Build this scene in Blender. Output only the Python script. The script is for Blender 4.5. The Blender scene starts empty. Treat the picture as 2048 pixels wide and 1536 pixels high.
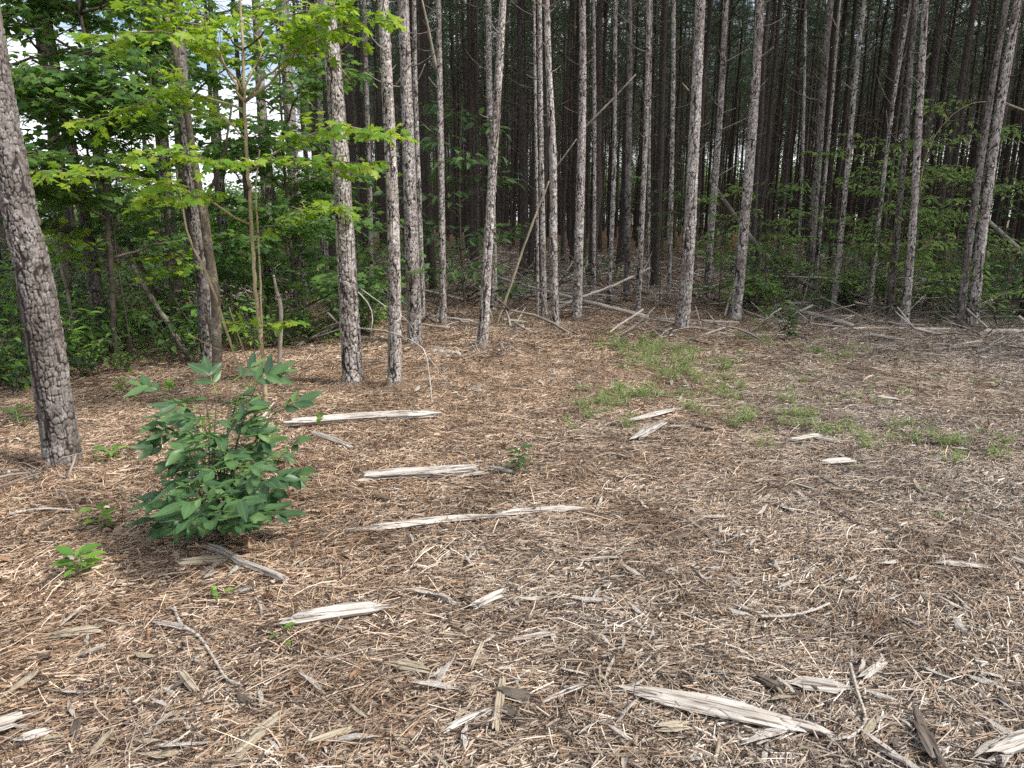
import bpy, math, random
import numpy as np
from mathutils import Vector, Matrix

R = math.radians
rng = np.random.default_rng(7)
random.seed(7)
S = bpy.context.scene
COL = S.collection

# ---------------------------------------------------------------- camera, sky, sun, exposure
F = 1420.0                       # focal length in photograph pixels (2048 wide)
PITCH = R(13.3)
CAMH = 1.6
cam = bpy.data.cameras.new("camera")
cam.sensor_width = 36.0
cam.lens = 36.0 * F / 2048.0
cam.clip_start = 0.05
cam.clip_end = 2000.0
camo = bpy.data.objects.new("camera", cam)
COL.objects.link(camo)
camo.location = (0, 0, CAMH)
camo.rotation_euler = (R(90) - PITCH, 0, 0)
S.camera = camo

SUN_EL, SUN_AZ = R(48), R(110)    # azimuth from +Y (view direction) clockwise: right and slightly behind
W = bpy.data.worlds.new("World")
S.world = W
W.use_nodes = True
wn = W.node_tree
wn.nodes.clear()
sky = wn.nodes.new("ShaderNodeTexSky")
sky.sky_type = 'NISHITA'
sky.sun_disc = False
sky.sun_elevation = SUN_EL
sky.sun_rotation = SUN_AZ
sky.air_density = 1.0
sky.dust_density = 3.0
bg = wn.nodes.new("ShaderNodeBackground")
bg.inputs[1].default_value = 0.085
wo = wn.nodes.new("ShaderNodeOutputWorld")
# broken bright cloud over the whole dome, blue showing through in places
wtc = wn.nodes.new("ShaderNodeTexCoord")
wmp = wn.nodes.new("ShaderNodeMapping"); wmp.inputs['Scale'].default_value = (1, 1, 2.2)
wnz = wn.nodes.new("ShaderNodeTexNoise"); wnz.inputs['Scale'].default_value = 3.2; wnz.inputs['Detail'].default_value = 6
wrp = wn.nodes.new("ShaderNodeValToRGB")
wrp.color_ramp.elements[0].position = .40; wrp.color_ramp.elements[0].color = (0, 0, 0, 1)
wrp.color_ramp.elements[1].position = .54; wrp.color_ramp.elements[1].color = (1, 1, 1, 1)
wmx = wn.nodes.new("ShaderNodeMix"); wmx.data_type = 'RGBA'
wmx.inputs[7].default_value = (6.6, 6.8, 7.1, 1)
wn.links.new(wtc.outputs['Generated'], wmp.inputs['Vector']); wn.links.new(wmp.outputs[0], wnz.inputs['Vector'])
wn.links.new(wnz.outputs[0], wrp.inputs[0]); wn.links.new(wrp.outputs[0], wmx.inputs[0])
wn.links.new(sky.outputs[0], wmx.inputs[6]); wn.links.new(wmx.outputs[2], bg.inputs[0])
wn.links.new(bg.outputs[0], wo.inputs[0])

sl = bpy.data.lights.new("sun", 'SUN')
sl.energy = 2.2
sl.angle = R(10)
sl.color = (1.0, 0.96, 0.9)
so = bpy.data.objects.new("sun", sl)
COL.objects.link(so)
sd = Vector((math.sin(SUN_AZ) * math.cos(SUN_EL), math.cos(SUN_AZ) * math.cos(SUN_EL), math.sin(SUN_EL)))
so.rotation_euler = sd.to_track_quat('Z', 'Y').to_euler()

S.view_settings.view_transform = 'Standard'
S.view_settings.look = 'None'
S.view_settings.gamma = 1
S.view_settings.use_curve_mapping = False
S.view_settings.exposure = 1.45

S.render.engine = 'CYCLES'
S.cycles.max_bounces = 6
S.cycles.diffuse_bounces = 4
S.cycles.glossy_bounces = 1
S.cycles.transmission_bounces = 4
S.cycles.transparent_max_bounces = 4
S.cycles.sample_clamp_indirect = 4.0
S.cycles.use_adaptive_sampling = True
S.cycles.adaptive_threshold = 0.02
S.cycles.use_denoising = False
S.render.use_persistent_data = False

# ---------------------------------------------------------------- geometry of the view
CP, SP = math.cos(PITCH), math.sin(PITCH)


def ray(px, py):
    a = (px - 1024.0) / F
    b = (768.0 - py) / F
    return np.array([a, CP + b * SP, -SP + b * CP])


def atY(px, py, Y):
    d = ray(px, py)
    t = Y / d[1]
    return np.array([0, 0, CAMH]) + t * d


def gnd(px, py):
    d = ray(px, py)
    t = CAMH / -d[2]
    p = np.array([0, 0, CAMH]) + t * d
    for _ in range(3):
        z = height(p[0], p[1])
        t = (z - CAMH) / d[2]
        p = np.array([0, 0, CAMH]) + t * d
    return p


def hsh(ix, iy, seed=0):
    n = (ix.astype(np.int64) * 374761393 + iy.astype(np.int64) * 668265263 + seed * 1442695041) & 0x7fffffff
    n = ((n ^ (n >> 13)) * 1274126177) & 0x7fffffff
    n = (n ^ (n >> 16)) & 0x7fffffff
    return (n % 100003) / 100003.0


def vnoise(x, y, seed=0):
    x = np.asarray(x, float); y = np.asarray(y, float)
    ix = np.floor(x); iy = np.floor(y)
    fx = x - ix; fy = y - iy
    fx = fx * fx * (3 - 2 * fx); fy = fy * fy * (3 - 2 * fy)
    a = hsh(ix, iy, seed); b = hsh(ix + 1, iy, seed); c = hsh(ix, iy + 1, seed); d = hsh(ix + 1, iy + 1, seed)
    return (a * (1 - fx) + b * fx) * (1 - fy) + (c * (1 - fx) + d * fx) * fy


def height(x, y):
    x = np.asarray(x, float); y = np.asarray(y, float)
    h = 0.05 * (vnoise(x * 0.9, y * 0.9, 3) - .5) + 0.022 * (vnoise(x * 2.2, y * 2.2, 5) - .5) + 0.12 * (vnoise(x * .25, y * .25, 9) - .5)
    far = np.clip((np.hypot(x, y) - 15) / 60, 0, 1)
    return h + far * 0.5 * (vnoise(x * .06, y * .06, 11) - .5)


# ---------------------------------------------------------------- materials
def mat(name):
    m = bpy.data.materials.new(name)
    m.use_nodes = True
    nt = m.node_tree
    nt.nodes.clear()
    out = nt.nodes.new("ShaderNodeOutputMaterial")
    return m, nt, out


def N(nt, typ, **kw):
    n = nt.nodes.new(typ)
    for k, v in kw.items():
        if k.startswith('i_'):
            n.inputs[k[2:].replace('_', ' ')].default_value = v
        else:
            setattr(n, k, v)
    return n


def ramp(nt, src, stops, interp='LINEAR'):
    r = nt.nodes.new("ShaderNodeValToRGB")
    r.color_ramp.interpolation = interp
    el = r.color_ramp.elements
    while len(el) < len(stops):
        el.new(0.5)
    for e, (p, c) in zip(el, stops):
        e.position = p
        e.color = (c[0], c[1], c[2], 1)
    nt.links.new(src, r.inputs[0])
    return r.outputs[0]


def math_(nt, op, a, b=None, c=None):
    n = nt.nodes.new("ShaderNodeMath"); n.operation = op
    for i, v in enumerate((a, b, c)):
        if v is None: continue
        if isinstance(v, (int, float)): n.inputs[i].default_value = v
        else: nt.links.new(v, n.inputs[i])
    return n.outputs[0]


def mixc(nt, f, a, b, mode='MIX'):
    n = nt.nodes.new("ShaderNodeMix"); n.data_type = 'RGBA'; n.blend_type = mode
    for i, v in ((0, f), (6, a), (7, b)):
        if isinstance(v, (int, float)): n.inputs[i].default_value = v
        elif isinstance(v, tuple): n.inputs[i].default_value = (*v, 1)
        else: nt.links.new(v, n.inputs[i])
    return n.outputs[2]


def noise(nt, vec, scale, detail=4, rough=.55):
    n = nt.nodes.new("ShaderNodeTexNoise")
    n.inputs['Scale'].default_value = scale
    n.inputs['Detail'].default_value = detail
    n.inputs['Roughness'].default_value = rough
    if vec is not None: nt.links.new(vec, n.inputs['Vector'])
    return n.outputs[0]


def mapping(nt, vec, scale=(1, 1, 1), rot=(0, 0, 0)):
    n = nt.nodes.new("ShaderNodeMapping")
    n.inputs['Scale'].default_value = scale
    n.inputs['Rotation'].default_value = rot
    nt.links.new(vec, n.inputs['Vector'])
    return n.outputs[0]


def attr(nt, name):
    n = nt.nodes.new("ShaderNodeAttribute"); n.attribute_name = name
    return n


def bsdf(nt, out, col, rough=.85, bump=None, bstr=.4, bdist=.01, spec=.25):
    b = nt.nodes.new("ShaderNodeBsdfPrincipled")
    if isinstance(col, tuple): b.inputs['Base Color'].default_value = (*col, 1)
    else: nt.links.new(col, b.inputs['Base Color'])
    if isinstance(rough, (int, float)): b.inputs['Roughness'].default_value = rough
    else: nt.links.new(rough, b.inputs['Roughness'])
    b.inputs['Specular IOR Level'].default_value = spec
    if bump is not None:
        n = nt.nodes.new("ShaderNodeBump")
        n.inputs['Strength'].default_value = bstr
        n.inputs['Distance'].default_value = bdist
        nt.links.new(bump, n.inputs['Height'])
        nt.links.new(n.outputs[0], b.inputs['Normal'])
    if out is not None:
        nt.links.new(b.outputs[0], out.inputs[0])
    return b


def objco(nt):
    return nt.nodes.new("ShaderNodeTexCoord").outputs['Object']


def world(nt):
    return nt.nodes.new("ShaderNodeNewGeometry").outputs['Position']


def objrand(nt):
    return nt.nodes.new("ShaderNodeObjectInfo").outputs['Random']


def make_bark_near(name="pine_bark", k=1.0):
    m, nt, out = mat(name)
    h = attr(nt, 'bk').outputs['Fac']
    cell = attr(nt, 'rnd').outputs['Fac']
    co = objco(nt)
    n1 = noise(nt, co, 60, 5, .65)
    n2 = noise(nt, mapping(nt, co, (1, 1, .35)), 9, 3)
    plate = ramp(nt, math_(nt, 'ADD', math_(nt, 'MULTIPLY', cell, .55), math_(nt, 'MULTIPLY', n1, .5)),
                 [(0.15, (.12 * k, .10 * k, .09 * k)), (.42, (.29 * k, .255 * k, .235 * k)), (.60, (.50 * k, .465 * k, .44 * k)), (.82, (.74 * k, .71 * k, .68 * k))])
    n3 = noise(nt, co, 130, 4, .7)
    plate = mixc(nt, ramp(nt, n3, [(.38, (.75, .75, .75)), (.52, (0, 0, 0))]), plate, (.10, .08, .07))
    n4 = noise(nt, mapping(nt, co, (1, 1, .5)), 3.2, 4, .6)
    plate = mixc(nt, 1.0, plate, ramp(nt, n4, [(.36, (.55, .52, .50)), (.56, (1, 1, 1))]), 'MULTIPLY')
    plate = mixc(nt, ramp(nt, n2, [(.54, (0, 0, 0)), (.7, (.3, .3, .3))]), plate, (.24, .18, .15))
    col = mixc(nt, ramp(nt, h, [(.2, (0, 0, 0)), (.7, (1, 1, 1))]), (.032, .025, .022), plate)
    bsdf(nt, out, col, .9, n1, .5, .004, .15)
    return m


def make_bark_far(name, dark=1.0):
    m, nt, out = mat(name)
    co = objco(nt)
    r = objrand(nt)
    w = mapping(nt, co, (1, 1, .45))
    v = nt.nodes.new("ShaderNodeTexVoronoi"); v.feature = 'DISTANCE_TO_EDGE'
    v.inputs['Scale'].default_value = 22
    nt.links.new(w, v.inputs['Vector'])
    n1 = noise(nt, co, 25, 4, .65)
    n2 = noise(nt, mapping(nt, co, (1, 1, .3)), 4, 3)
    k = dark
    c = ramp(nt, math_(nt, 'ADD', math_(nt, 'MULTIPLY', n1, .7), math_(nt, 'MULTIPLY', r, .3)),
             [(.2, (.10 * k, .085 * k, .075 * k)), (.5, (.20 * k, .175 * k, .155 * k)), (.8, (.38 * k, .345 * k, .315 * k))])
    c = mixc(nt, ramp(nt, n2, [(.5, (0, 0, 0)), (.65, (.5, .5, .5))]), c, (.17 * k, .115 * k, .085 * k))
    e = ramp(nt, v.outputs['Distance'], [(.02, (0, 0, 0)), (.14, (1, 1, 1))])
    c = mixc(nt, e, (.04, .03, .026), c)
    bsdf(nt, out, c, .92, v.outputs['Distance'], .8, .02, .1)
    return m


def make_leaf(name, stops, trans, tf=.4, rough=.5, vein=False, spec=.3):
    m, nt, out = mat(name)
    r = math_(nt, 'FRACT', math_(nt, 'ADD', attr(nt, 'rnd').outputs['Fac'], objrand(nt)))
    c = ramp(nt, r, stops)
    if vein:
        co = objco(nt)
        s = nt.nodes.new("ShaderNodeSeparateXYZ"); nt.links.new(co, s.inputs[0])
        ay = math_(nt, 'ABSOLUTE', s.outputs[1])
        mid = math_(nt, 'LESS_THAN', ay, .008)
        ph = math_(nt, 'FRACT', math_(nt, 'MULTIPLY', math_(nt, 'SUBTRACT', s.outputs[0], math_(nt, 'MULTIPLY', ay, .9)), 11))
        sv = math_(nt, 'MULTIPLY', math_(nt, 'LESS_THAN', ph, .09), .35)
        f = math_(nt, 'MAXIMUM', math_(nt, 'MULTIPLY', mid, .7), sv)
        c = mixc(nt, f, c, (.16, .26, .08))
        nz = noise(nt, co, 6, 4)
        c = mixc(nt, math_(nt, 'MULTIPLY', nz, .3), c, (.02, .05, .02))
    b = bsdf(nt, None, c, rough, None, spec=spec)
    t = nt.nodes.new("ShaderNodeBsdfTranslucent")
    nt.links.new(mixc(nt, .5, c, trans), t.inputs[0])
    mx = nt.nodes.new("ShaderNodeMixShader"); mx.inputs[0].default_value = tf
    nt.links.new(b.outputs[0], mx.inputs[1]); nt.links.new(t.outputs[0], mx.inputs[2])
    nt.links.new(mx.outputs[0], out.inputs[0])
    return m


def make_needles_litter():
    m, nt, out = mat("dry_pine_straw")
    a = attr(nt, 'col')
    p = world(nt)
    z = nt.nodes.new("ShaderNodeSeparateXYZ"); nt.links.new(p, z.inputs[0])
    n = noise(nt, p, .55, 4, .6)
    # greyer weathered straw towards the open right, redder straw under the trees
    g = math_(nt, 'ADD', math_(nt, 'MULTIPLY', z.outputs[0], .10), math_(nt, 'MULTIPLY', z.outputs[1], -.06))
    f = math_(nt, 'ADD', g, n)
    tint = ramp(nt, f, [(.12, (1.14, .96, .79)), (.45, (1.03, .97, .89)), (.75, (.88, .88, .89))])
    c = mixc(nt, 1.0, a.outputs['Color'], tint, 'MULTIPLY')
    n2 = noise(nt, p, 2.2, 3)
    c = mixc(nt, 1.0, c, ramp(nt, n2, [(.3, (.55, .53, .52)), (.62, (1.1, 1.1, 1.1))]), 'MULTIPLY')
    bsdf(nt, out, c, .7, None, spec=.3)
    return m


def make_ground():
    m, nt, out = mat("forest_floor")
    p = world(nt)
    n1 = noise(nt, p, .5, 5)
    n2 = noise(nt, mapping(nt, p, (60, 14, 30), (0, 0, .5)), 1, 5, .7)
    n3 = noise(nt, mapping(nt, p, (14, 70, 30), (0, 0, .2)), 1, 5, .7)
    n4 = noise(nt, p, 5, 5, .7)
    nn = math_(nt, 'MAXIMUM', n2, n3)
    c = ramp(nt, nn, [(.35, (.05, .033, .024)), (.55, (.15, .09, .058)), (.72, (.30, .20, .13)), (.9, (.45, .37, .28))])
    c = mixc(nt, ramp(nt, n4, [(.5, (0, 0, 0)), (.7, (.6, .6, .6))]), c, (.07, .05, .038))
    c = mixc(nt, ramp(nt, n1, [(.52, (0, 0, 0)), (.7, (.4, .4, .4))]), c, (.06, .085, .03))
    bsdf(nt, out, c, .95, nn, .8, .03, .1)
    return m


def make_wood(name, stops, dark=(.09, .07, .055), stretch=(3, 40, 40), crack=.42):
    m, nt, out = mat(name)
    co = objco(nt)
    r = objrand(nt)
    off = nt.nodes.new("ShaderNodeVectorMath"); off.operation = 'ADD'
    nt.links.new(co, off.inputs[0])
    cb = nt.nodes.new("ShaderNodeCombineXYZ")
    for i in range(3): nt.links.new(math_(nt, 'MULTIPLY', r, 20.0 + i), cb.inputs[i])
    nt.links.new(cb.outputs[0], off.inputs[1])
    v = off.outputs[0]
    n1 = noise(nt, mapping(nt, v, stretch), 1, 6, .65)
    n2 = noise(nt, v, 6, 3)
    n3 = noise(nt, mapping(nt, v, (stretch[0] * .8, stretch[1] * 3.5, stretch[2] * 3.5)), 1, 4, .65)
    c = ramp(nt, math_(nt, 'ADD', math_(nt, 'MULTIPLY', n1, .6), math_(nt, 'MULTIPLY', n2, .4)), stops)
    c = mixc(nt, ramp(nt, n3, [(crack - .08, (1, 1, 1)), (crack, (0, 0, 0))]), c, dark)
    bsdf(nt, out, c, .85, n3, .7, .004, .15)
    return m


def make_attr(name, rough=.85):
    m, nt, out = mat(name)
    a = attr(nt, 'col')
    nz = noise(nt, objco(nt), 40, 4)
    c = mixc(nt, math_(nt, 'MULTIPLY', nz, .5), a.outputs['Color'], (.1, .08, .06), 'MULTIPLY')
    bsdf(nt, out, c, rough)
    return m


M = {}
M['bark'] = make_bark_near()
M['bark_shaded'] = make_bark_near("shaded_pine_bark", .48)  # darker copy of the pine bark, shade on these trunks put into the colour
M['bark_far'] = make_bark_far("far_pine_bark_shaded", .34)  # back trunks darkened in colour to stand in for the forest shade
M['ground'] = make_ground()
M['straw'] = make_needles_litter()
M['needle'] = make_leaf("pine_needles", [(0, (.03, .055, .036)), (.5, (.048, .08, .045)), (1, (.075, .112, .055))], (.12, .20, .08), .4, .5)
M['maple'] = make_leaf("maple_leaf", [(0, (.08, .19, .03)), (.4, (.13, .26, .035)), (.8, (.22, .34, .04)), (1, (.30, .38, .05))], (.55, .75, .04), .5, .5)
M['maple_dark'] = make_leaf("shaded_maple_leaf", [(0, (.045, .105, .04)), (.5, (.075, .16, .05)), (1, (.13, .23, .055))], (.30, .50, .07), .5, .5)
M['hickory'] = make_leaf("hickory_leaflet", [(0, (.04, .085, .042)), (.4, (.06, .125, .055)), (.75, (.085, .17, .06)), (1, (.15, .25, .08))], (.10, .26, .05), .22, .42, True, .4)
M['fresh'] = make_leaf("fresh_leaf", [(0, (.09, .20, .04)), (.6, (.14, .28, .05)), (1, (.22, .36, .07))], (.3, .55, .06), .4, .45)
M['shrub'] = make_leaf("shrub_leaf", [(0, (.035, .072, .03)), (.5, (.055, .11, .04)), (1, (.11, .18, .055))], (.14, .25, .06), .35, .45)
M['sapling'] = make_leaf("sapling_leaf", [(0, (.07, .14, .045)), (.5, (.12, .21, .06)), (1, (.24, .33, .09))], (.36, .54, .12), .5, .5)
M['weed'] = make_leaf("weed_leaf", [(0, (.14, .21, .07)), (.5, (.22, .29, .10)), (1, (.36, .38, .20))], (.3, .45, .1), .35, .6)
M['pale_leaf'] = make_leaf("pale_vine_leaf", [(0, (.07, .15, .04)), (.6, (.14, .22, .06)), (1, (.42, .42, .18))], (.4, .5, .1), .4, .5)
M['twig'] = make_wood("grey_twig_bark", [(.3, (.14, .11, .09)), (.5, (.26, .22, .18)), (.75, (.42, .37, .31))], (.07, .055, .045), (6, 6, 6))
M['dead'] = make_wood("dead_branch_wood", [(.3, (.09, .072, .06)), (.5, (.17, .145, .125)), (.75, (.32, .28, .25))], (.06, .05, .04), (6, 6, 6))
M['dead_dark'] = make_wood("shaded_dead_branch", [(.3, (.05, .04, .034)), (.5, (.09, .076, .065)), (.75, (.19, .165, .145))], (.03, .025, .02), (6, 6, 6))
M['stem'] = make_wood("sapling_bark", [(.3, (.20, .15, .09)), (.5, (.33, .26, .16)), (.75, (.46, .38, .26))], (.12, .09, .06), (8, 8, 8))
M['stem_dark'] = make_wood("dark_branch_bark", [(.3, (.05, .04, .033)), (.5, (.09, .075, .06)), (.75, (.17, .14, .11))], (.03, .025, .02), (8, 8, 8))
M['wood'] = make_wood("weathered_pale_wood", [(.3, (.22, .195, .17)), (.5, (.42, .385, .345)), (.72, (.68, .645, .60))], (.11, .09, .075), (3, 40, 40), .49)
M['wood_grey'] = make_wood("weathered_grey_wood", [(.3, (.22, .19, .16)), (.5, (.38, .34, .30)), (.75, (.60, .56, .52))], (.09, .075, .06), (3, 35, 35), .44)
M['wood_tan'] = make_wood("rotting_tan_wood", [(.3, (.16, .125, .09)), (.5, (.32, .27, .20)), (.75, (.52, .46, .37))], (.08, .06, .04), (3, 45, 45), .46)
M['wood_dark'] = make_wood("dark_rotting_wood", [(.3, (.06, .05, .04)), (.5, (.11, .09, .075)), (.75, (.22, .19, .16))], (.03, .025, .02), (3, 40, 40), .44)
M['mottled'] = make_wood("mottled_tree_bark", [(.3, (.06, .05, .04)), (.5, (.12, .10, .075)), (.66, (.36, .32, .24))], (.05, .04, .03), (22, 22, 14), .46)
M['chip'] = make_attr("wood_chip")
M['dryleaf'] = make_attr("dry_leaf", .7)


# ---------------------------------------------------------------- mesh helpers
class MB:
    """Collects numpy vertices / quads / tris with per-vertex attributes, links one mesh."""
    def __init__(s):
        s.v = []; s.q = []; s.t = []; s.a = {}; s.n = 0; s.qm = []; s.tm = []

    def add(s, v, q=None, t=None, m=0, **at):
        v = np.asarray(v, float).reshape(-1, 3)
        k = len(v)
        if q is not None and len(q):
            s.q.append(np.asarray(q, np.int64) + s.n); s.qm.append(np.full(len(q), m))
        if t is not None and len(t):
            s.t.append(np.asarray(t, np.int64) + s.n); s.tm.append(np.full(len(t), m))
        for name, val in at.items():
            val = np.asarray(val, float)
            if val.ndim == 0: val = np.full(k, float(val))
            if val.ndim == 1 and len(val) == 3 and name == 'col': val = np.tile(val, (k, 1))
            s.a.setdefault(name, []).append((s.n, val))
        s.v.append(v); s.n += k

    def mesh(s, name, mats=None, smooth=True):
        me = bpy.data.meshes.new(name)
        v = np.concatenate(s.v) if s.v else np.zeros((0, 3))
        q = np.concatenate(s.q) if s.q else np.zeros((0, 4), np.int64)
        t = np.concatenate(s.t) if s.t else np.zeros((0, 3), np.int64)
        me.vertices.add(len(v)); me.vertices.foreach_set('co', v.astype(np.float32).ravel())
        nl = len(q) * 4 + len(t) * 3
        me.loops.add(nl)
        me.loops.foreach_set('vertex_index', np.concatenate([q.ravel(), t.ravel()]).astype(np.int32))
        me.polygons.add(len(q) + len(t))
        st = np.concatenate([np.arange(len(q)) * 4, len(q) * 4 + np.arange(len(t)) * 3]).astype(np.int32)
        me.polygons.foreach_set('loop_start', st)
        mi = np.concatenate(s.qm + s.tm) if (s.qm or s.tm) else np.zeros(0)
        for x in (mats or []): me.materials.append(x)
        me.polygons.foreach_set('material_index', mi.astype(np.int32))
        me.polygons.foreach_set('use_smooth', np.full(len(q) + len(t), smooth))
        for name_, parts in s.a.items():
            if name_ == 'col':
                arr = np.ones((len(v), 4), np.float32)
                for o, val in parts: arr[o:o + len(val), :3] = val
                a = me.attributes.new(name_, 'FLOAT_COLOR', 'POINT'); a.data.foreach_set('color', arr.ravel())
            else:
                arr = np.zeros(len(v), np.float32)
                for o, val in parts: arr[o:o + len(val)] = val
                a = me.attributes.new(name_, 'FLOAT', 'POINT'); a.data.foreach_set('value', arr)
        me.update()
        me.validate()
        return me


def link(name, data, parent=None, loc=None):
    o = bpy.data.objects.new(name, data)
    COL.objects.link(o)
    if parent is not None: o.parent = parent
    if loc is not None: o.location = loc
    return o


def tag(o, label=None, cat=None, group=None, kind=None):
    if label: o['label'] = label
    if cat: o['category'] = cat
    if group: o['group'] = group
    if kind: o['kind'] = kind
    return o


def smooth_path(pts, n):
    """Catmull-Rom through pts (k x d) resampled to n points."""
    p = np.asarray(pts, float)
    if len(p) == 2:
        t = np.linspace(0, 1, n)[:, None]
        return p[0] * (1 - t) + p[1] * t
    e = np.vstack([2 * p[0] - p[1], p, 2 * p[-1] - p[-2]])
    seg = np.linalg.norm(np.diff(p[:, :3], axis=0), axis=1)
    cum = np.concatenate([[0], np.cumsum(seg)])
    s = np.linspace(0, cum[-1], n)
    i = np.clip(np.searchsorted(cum, s, side='right') - 1, 0, len(p) - 2)
    t = ((s - cum[i]) / np.maximum(seg[i], 1e-9))[:, None]
    a, b, c, d = e[i], e[i + 1], e[i + 2], e[i + 3]
    return .5 * ((2 * b) + (-a + c) * t + (2 * a - 5 * b + 4 * c - d) * t ** 2 + (-a + 3 * b - 3 * c + d) * t ** 3)


def frames(p):
    d = np.gradient(p, axis=0)
    d /= np.maximum(np.linalg.norm(d, axis=1, keepdims=True), 1e-9)
    ref = np.array([0, 0, 1.]) if abs(d[0][2]) < .8 else np.array([1., 0, 0])
    u = np.cross(d, ref); u /= np.maximum(np.linalg.norm(u, axis=1, keepdims=True), 1e-9)
    w = np.cross(d, u)
    return d, u, w


def tube(mb, p, r, k=5, jit=0.0, m=0, cap=True, **at):
    p = np.asarray(p, float); n = len(p)
    r = np.broadcast_to(np.asarray(r, float), (n,))
    d, u, w = frames(p)
    th = np.arange(k) / k * 2 * math.pi
    rr = r[:, None] * (1 + jit * (rng.random((n, k)) - .5) * 2)
    v = p[:, None, :] + rr[:, :, None] * (np.cos(th)[None, :, None] * u[:, None, :] + np.sin(th)[None, :, None] * w[:, None, :])
    i = np.arange(n - 1)[:, None] * k; j = np.arange(k)[None, :]; j2 = (j + 1) % k
    q = np.stack([i + j, i + j2, i + k + j2, i + k + j], -1).reshape(-1, 4)
    v = v.reshape(-1, 3)
    t = None
    if cap:
        v = np.vstack([v, p[0] - d[0] * r[0] * .2, p[-1] + d[-1] * r[-1] * .3])
        a = n * k; jj = np.arange(k); jn = (jj + 1) % k
        t = np.vstack([np.stack([np.full(k, a), jn, jj], -1), np.stack([np.full(k, a + 1), (n - 1) * k + jj, (n - 1) * k + jn], -1)])
    mb.add(v, q, t, m=m, **at)


def wobble(a, b, n, amp, seed=None):
    g = rng if seed is None else np.random.default_rng(seed)
    t = np.linspace(0, 1, n)[:, None]
    p = np.asarray(a) * (1 - t) + np.asarray(b) * t
    k = g.normal(0, amp, (n, 3)); k[0] = 0
    for _ in range(2): k[1:-1] = (k[:-2] + k[1:-1] + k[2:]) / 3
    return p + k * np.sin(t * math.pi * .9)


# ---------------------------------------------------------------- ground
def build_ground():
    n = 360
    s = np.linspace(-1, 1, n)
    g = np.sinh(s * 6.0) / np.sinh(6.0) * 260
    X, Y = np.meshgrid(g, g + 4, indexing='xy')
    Z = height(X, Y)
    v = np.stack([X, Y, Z], -1).reshape(-1, 3)
    i = np.arange(n - 1)[:, None] * n; j = np.arange(n - 1)[None, :]
    q = np.stack([i + j, i + j + 1, i + n + j + 1, i + n + j], -1).reshape(-1, 4)
    mb = MB(); mb.add(v, q)
    o = link("ground", mb.mesh("ground", [M['ground']]))
    tag(o, kind='structure')


build_ground()


# ---------------------------------------------------------------- geometry-node scatter for the uncountable stuff
def scatter(name, pts, rots, scl, variants, label, cat):
    src = bpy.data.collections.new(name + "_pieces")
    for i, me in enumerate(variants):
        o = bpy.data.objects.new("%s_piece" % name, me)
        src.objects.link(o)
    me = bpy.data.meshes.new(name)
    k = len(pts)
    me.vertices.add(k)
    me.vertices.foreach_set('co', np.asarray(pts, np.float32).ravel())
    a = me.attributes.new('rot', 'FLOAT_VECTOR', 'POINT'); a.data.foreach_set('vector', np.asarray(rots, np.float32).ravel())
    scl = np.asarray(scl, np.float32)
    if scl.ndim == 1: scl = np.repeat(scl[:, None], 3, 1)
    a = me.attributes.new('scl', 'FLOAT_VECTOR', 'POINT'); a.data.foreach_set('vector', scl.ravel())
    a = me.attributes.new('idx', 'INT', 'POINT'); a.data.foreach_set('value', rng.integers(0, len(variants), k).astype(np.int32))
    me.update()
    o = link(name, me)
    tag(o, label, cat, kind='stuff')
    ng = bpy.data.node_groups.new(name, 'GeometryNodeTree')
    ng.interface.new_socket('Geometry', in_out='INPUT', socket_type='NodeSocketGeometry')
    ng.interface.new_socket('Geometry', in_out='OUTPUT', socket_type='NodeSocketGeometry')
    gi = ng.nodes.new('NodeGroupInput'); go = ng.nodes.new('NodeGroupOutput')
    ci = ng.nodes.new('GeometryNodeCollectionInfo')
    ci.inputs['Collection'].default_value = src
    ci.inputs['Separate Children'].default_value = True
    ci.inputs['Reset Children'].default_value = True
    iop = ng.nodes.new('GeometryNodeInstanceOnPoints')
    iop.inputs['Pick Instance'].default_value = True

    def na(nm, typ):
        n = ng.nodes.new('GeometryNodeInputNamedAttribute'); n.data_type = typ
        n.inputs['Name'].default_value = nm
        return [s for s in n.outputs if s.enabled][0]
    e2r = ng.nodes.new('FunctionNodeEulerToRotation')
    ng.links.new(na('rot', 'FLOAT_VECTOR'), e2r.inputs[0])
    ng.links.new(e2r.outputs[0], iop.inputs['Rotation'])
    ng.links.new(na('scl', 'FLOAT_VECTOR'), iop.inputs['Scale'])
    ng.links.new(na('idx', 'INT'), iop.inputs['Instance Index'])
    ng.links.new(gi.outputs[0], iop.inputs['Points'])
    ng.links.new(ci.outputs[0], iop.inputs['Instance'])
    ng.links.new(iop.outputs[0], go.inputs[0])
    mod = o.modifiers.new("scatter", 'NODES'); mod.node_group = ng
    return o


def slope_rot(x, y, rz):
    e = .15
    dx = (height(x + e, y) - height(x - e, y)) / (2 * e)
    dy = (height(x, y + e) - height(x, y - e)) / (2 * e)
    # euler XYZ: applies rz last; tilt in rotated frame
    c, s = np.cos(rz), np.sin(rz)
    lx = dx * c + dy * s; ly = -dx * s + dy * c
    return np.stack([np.arctan(ly), -np.arctan(lx), rz], -1)


def in_view(x, y, margin=1.2):
    az = np.abs(x) / np.maximum(y, .01)
    return (y > .9) & (az < .78 + margin / np.maximum(y, 1))


# ---------------------------------------------------------------- pine straw
PAL = np.array([(.34, .27, .205), (.25, .168, .11), (.35, .32, .29), (.58, .53, .48), (.03, .024, .022), (.42, .345, .285), (.15, .12, .11), (.065, .05, .045)])  # near-black needles stand in for the shaded gaps in the straw
PW = np.array([.17, .16, .15, .09, .18, .11, .14, .14])


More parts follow.
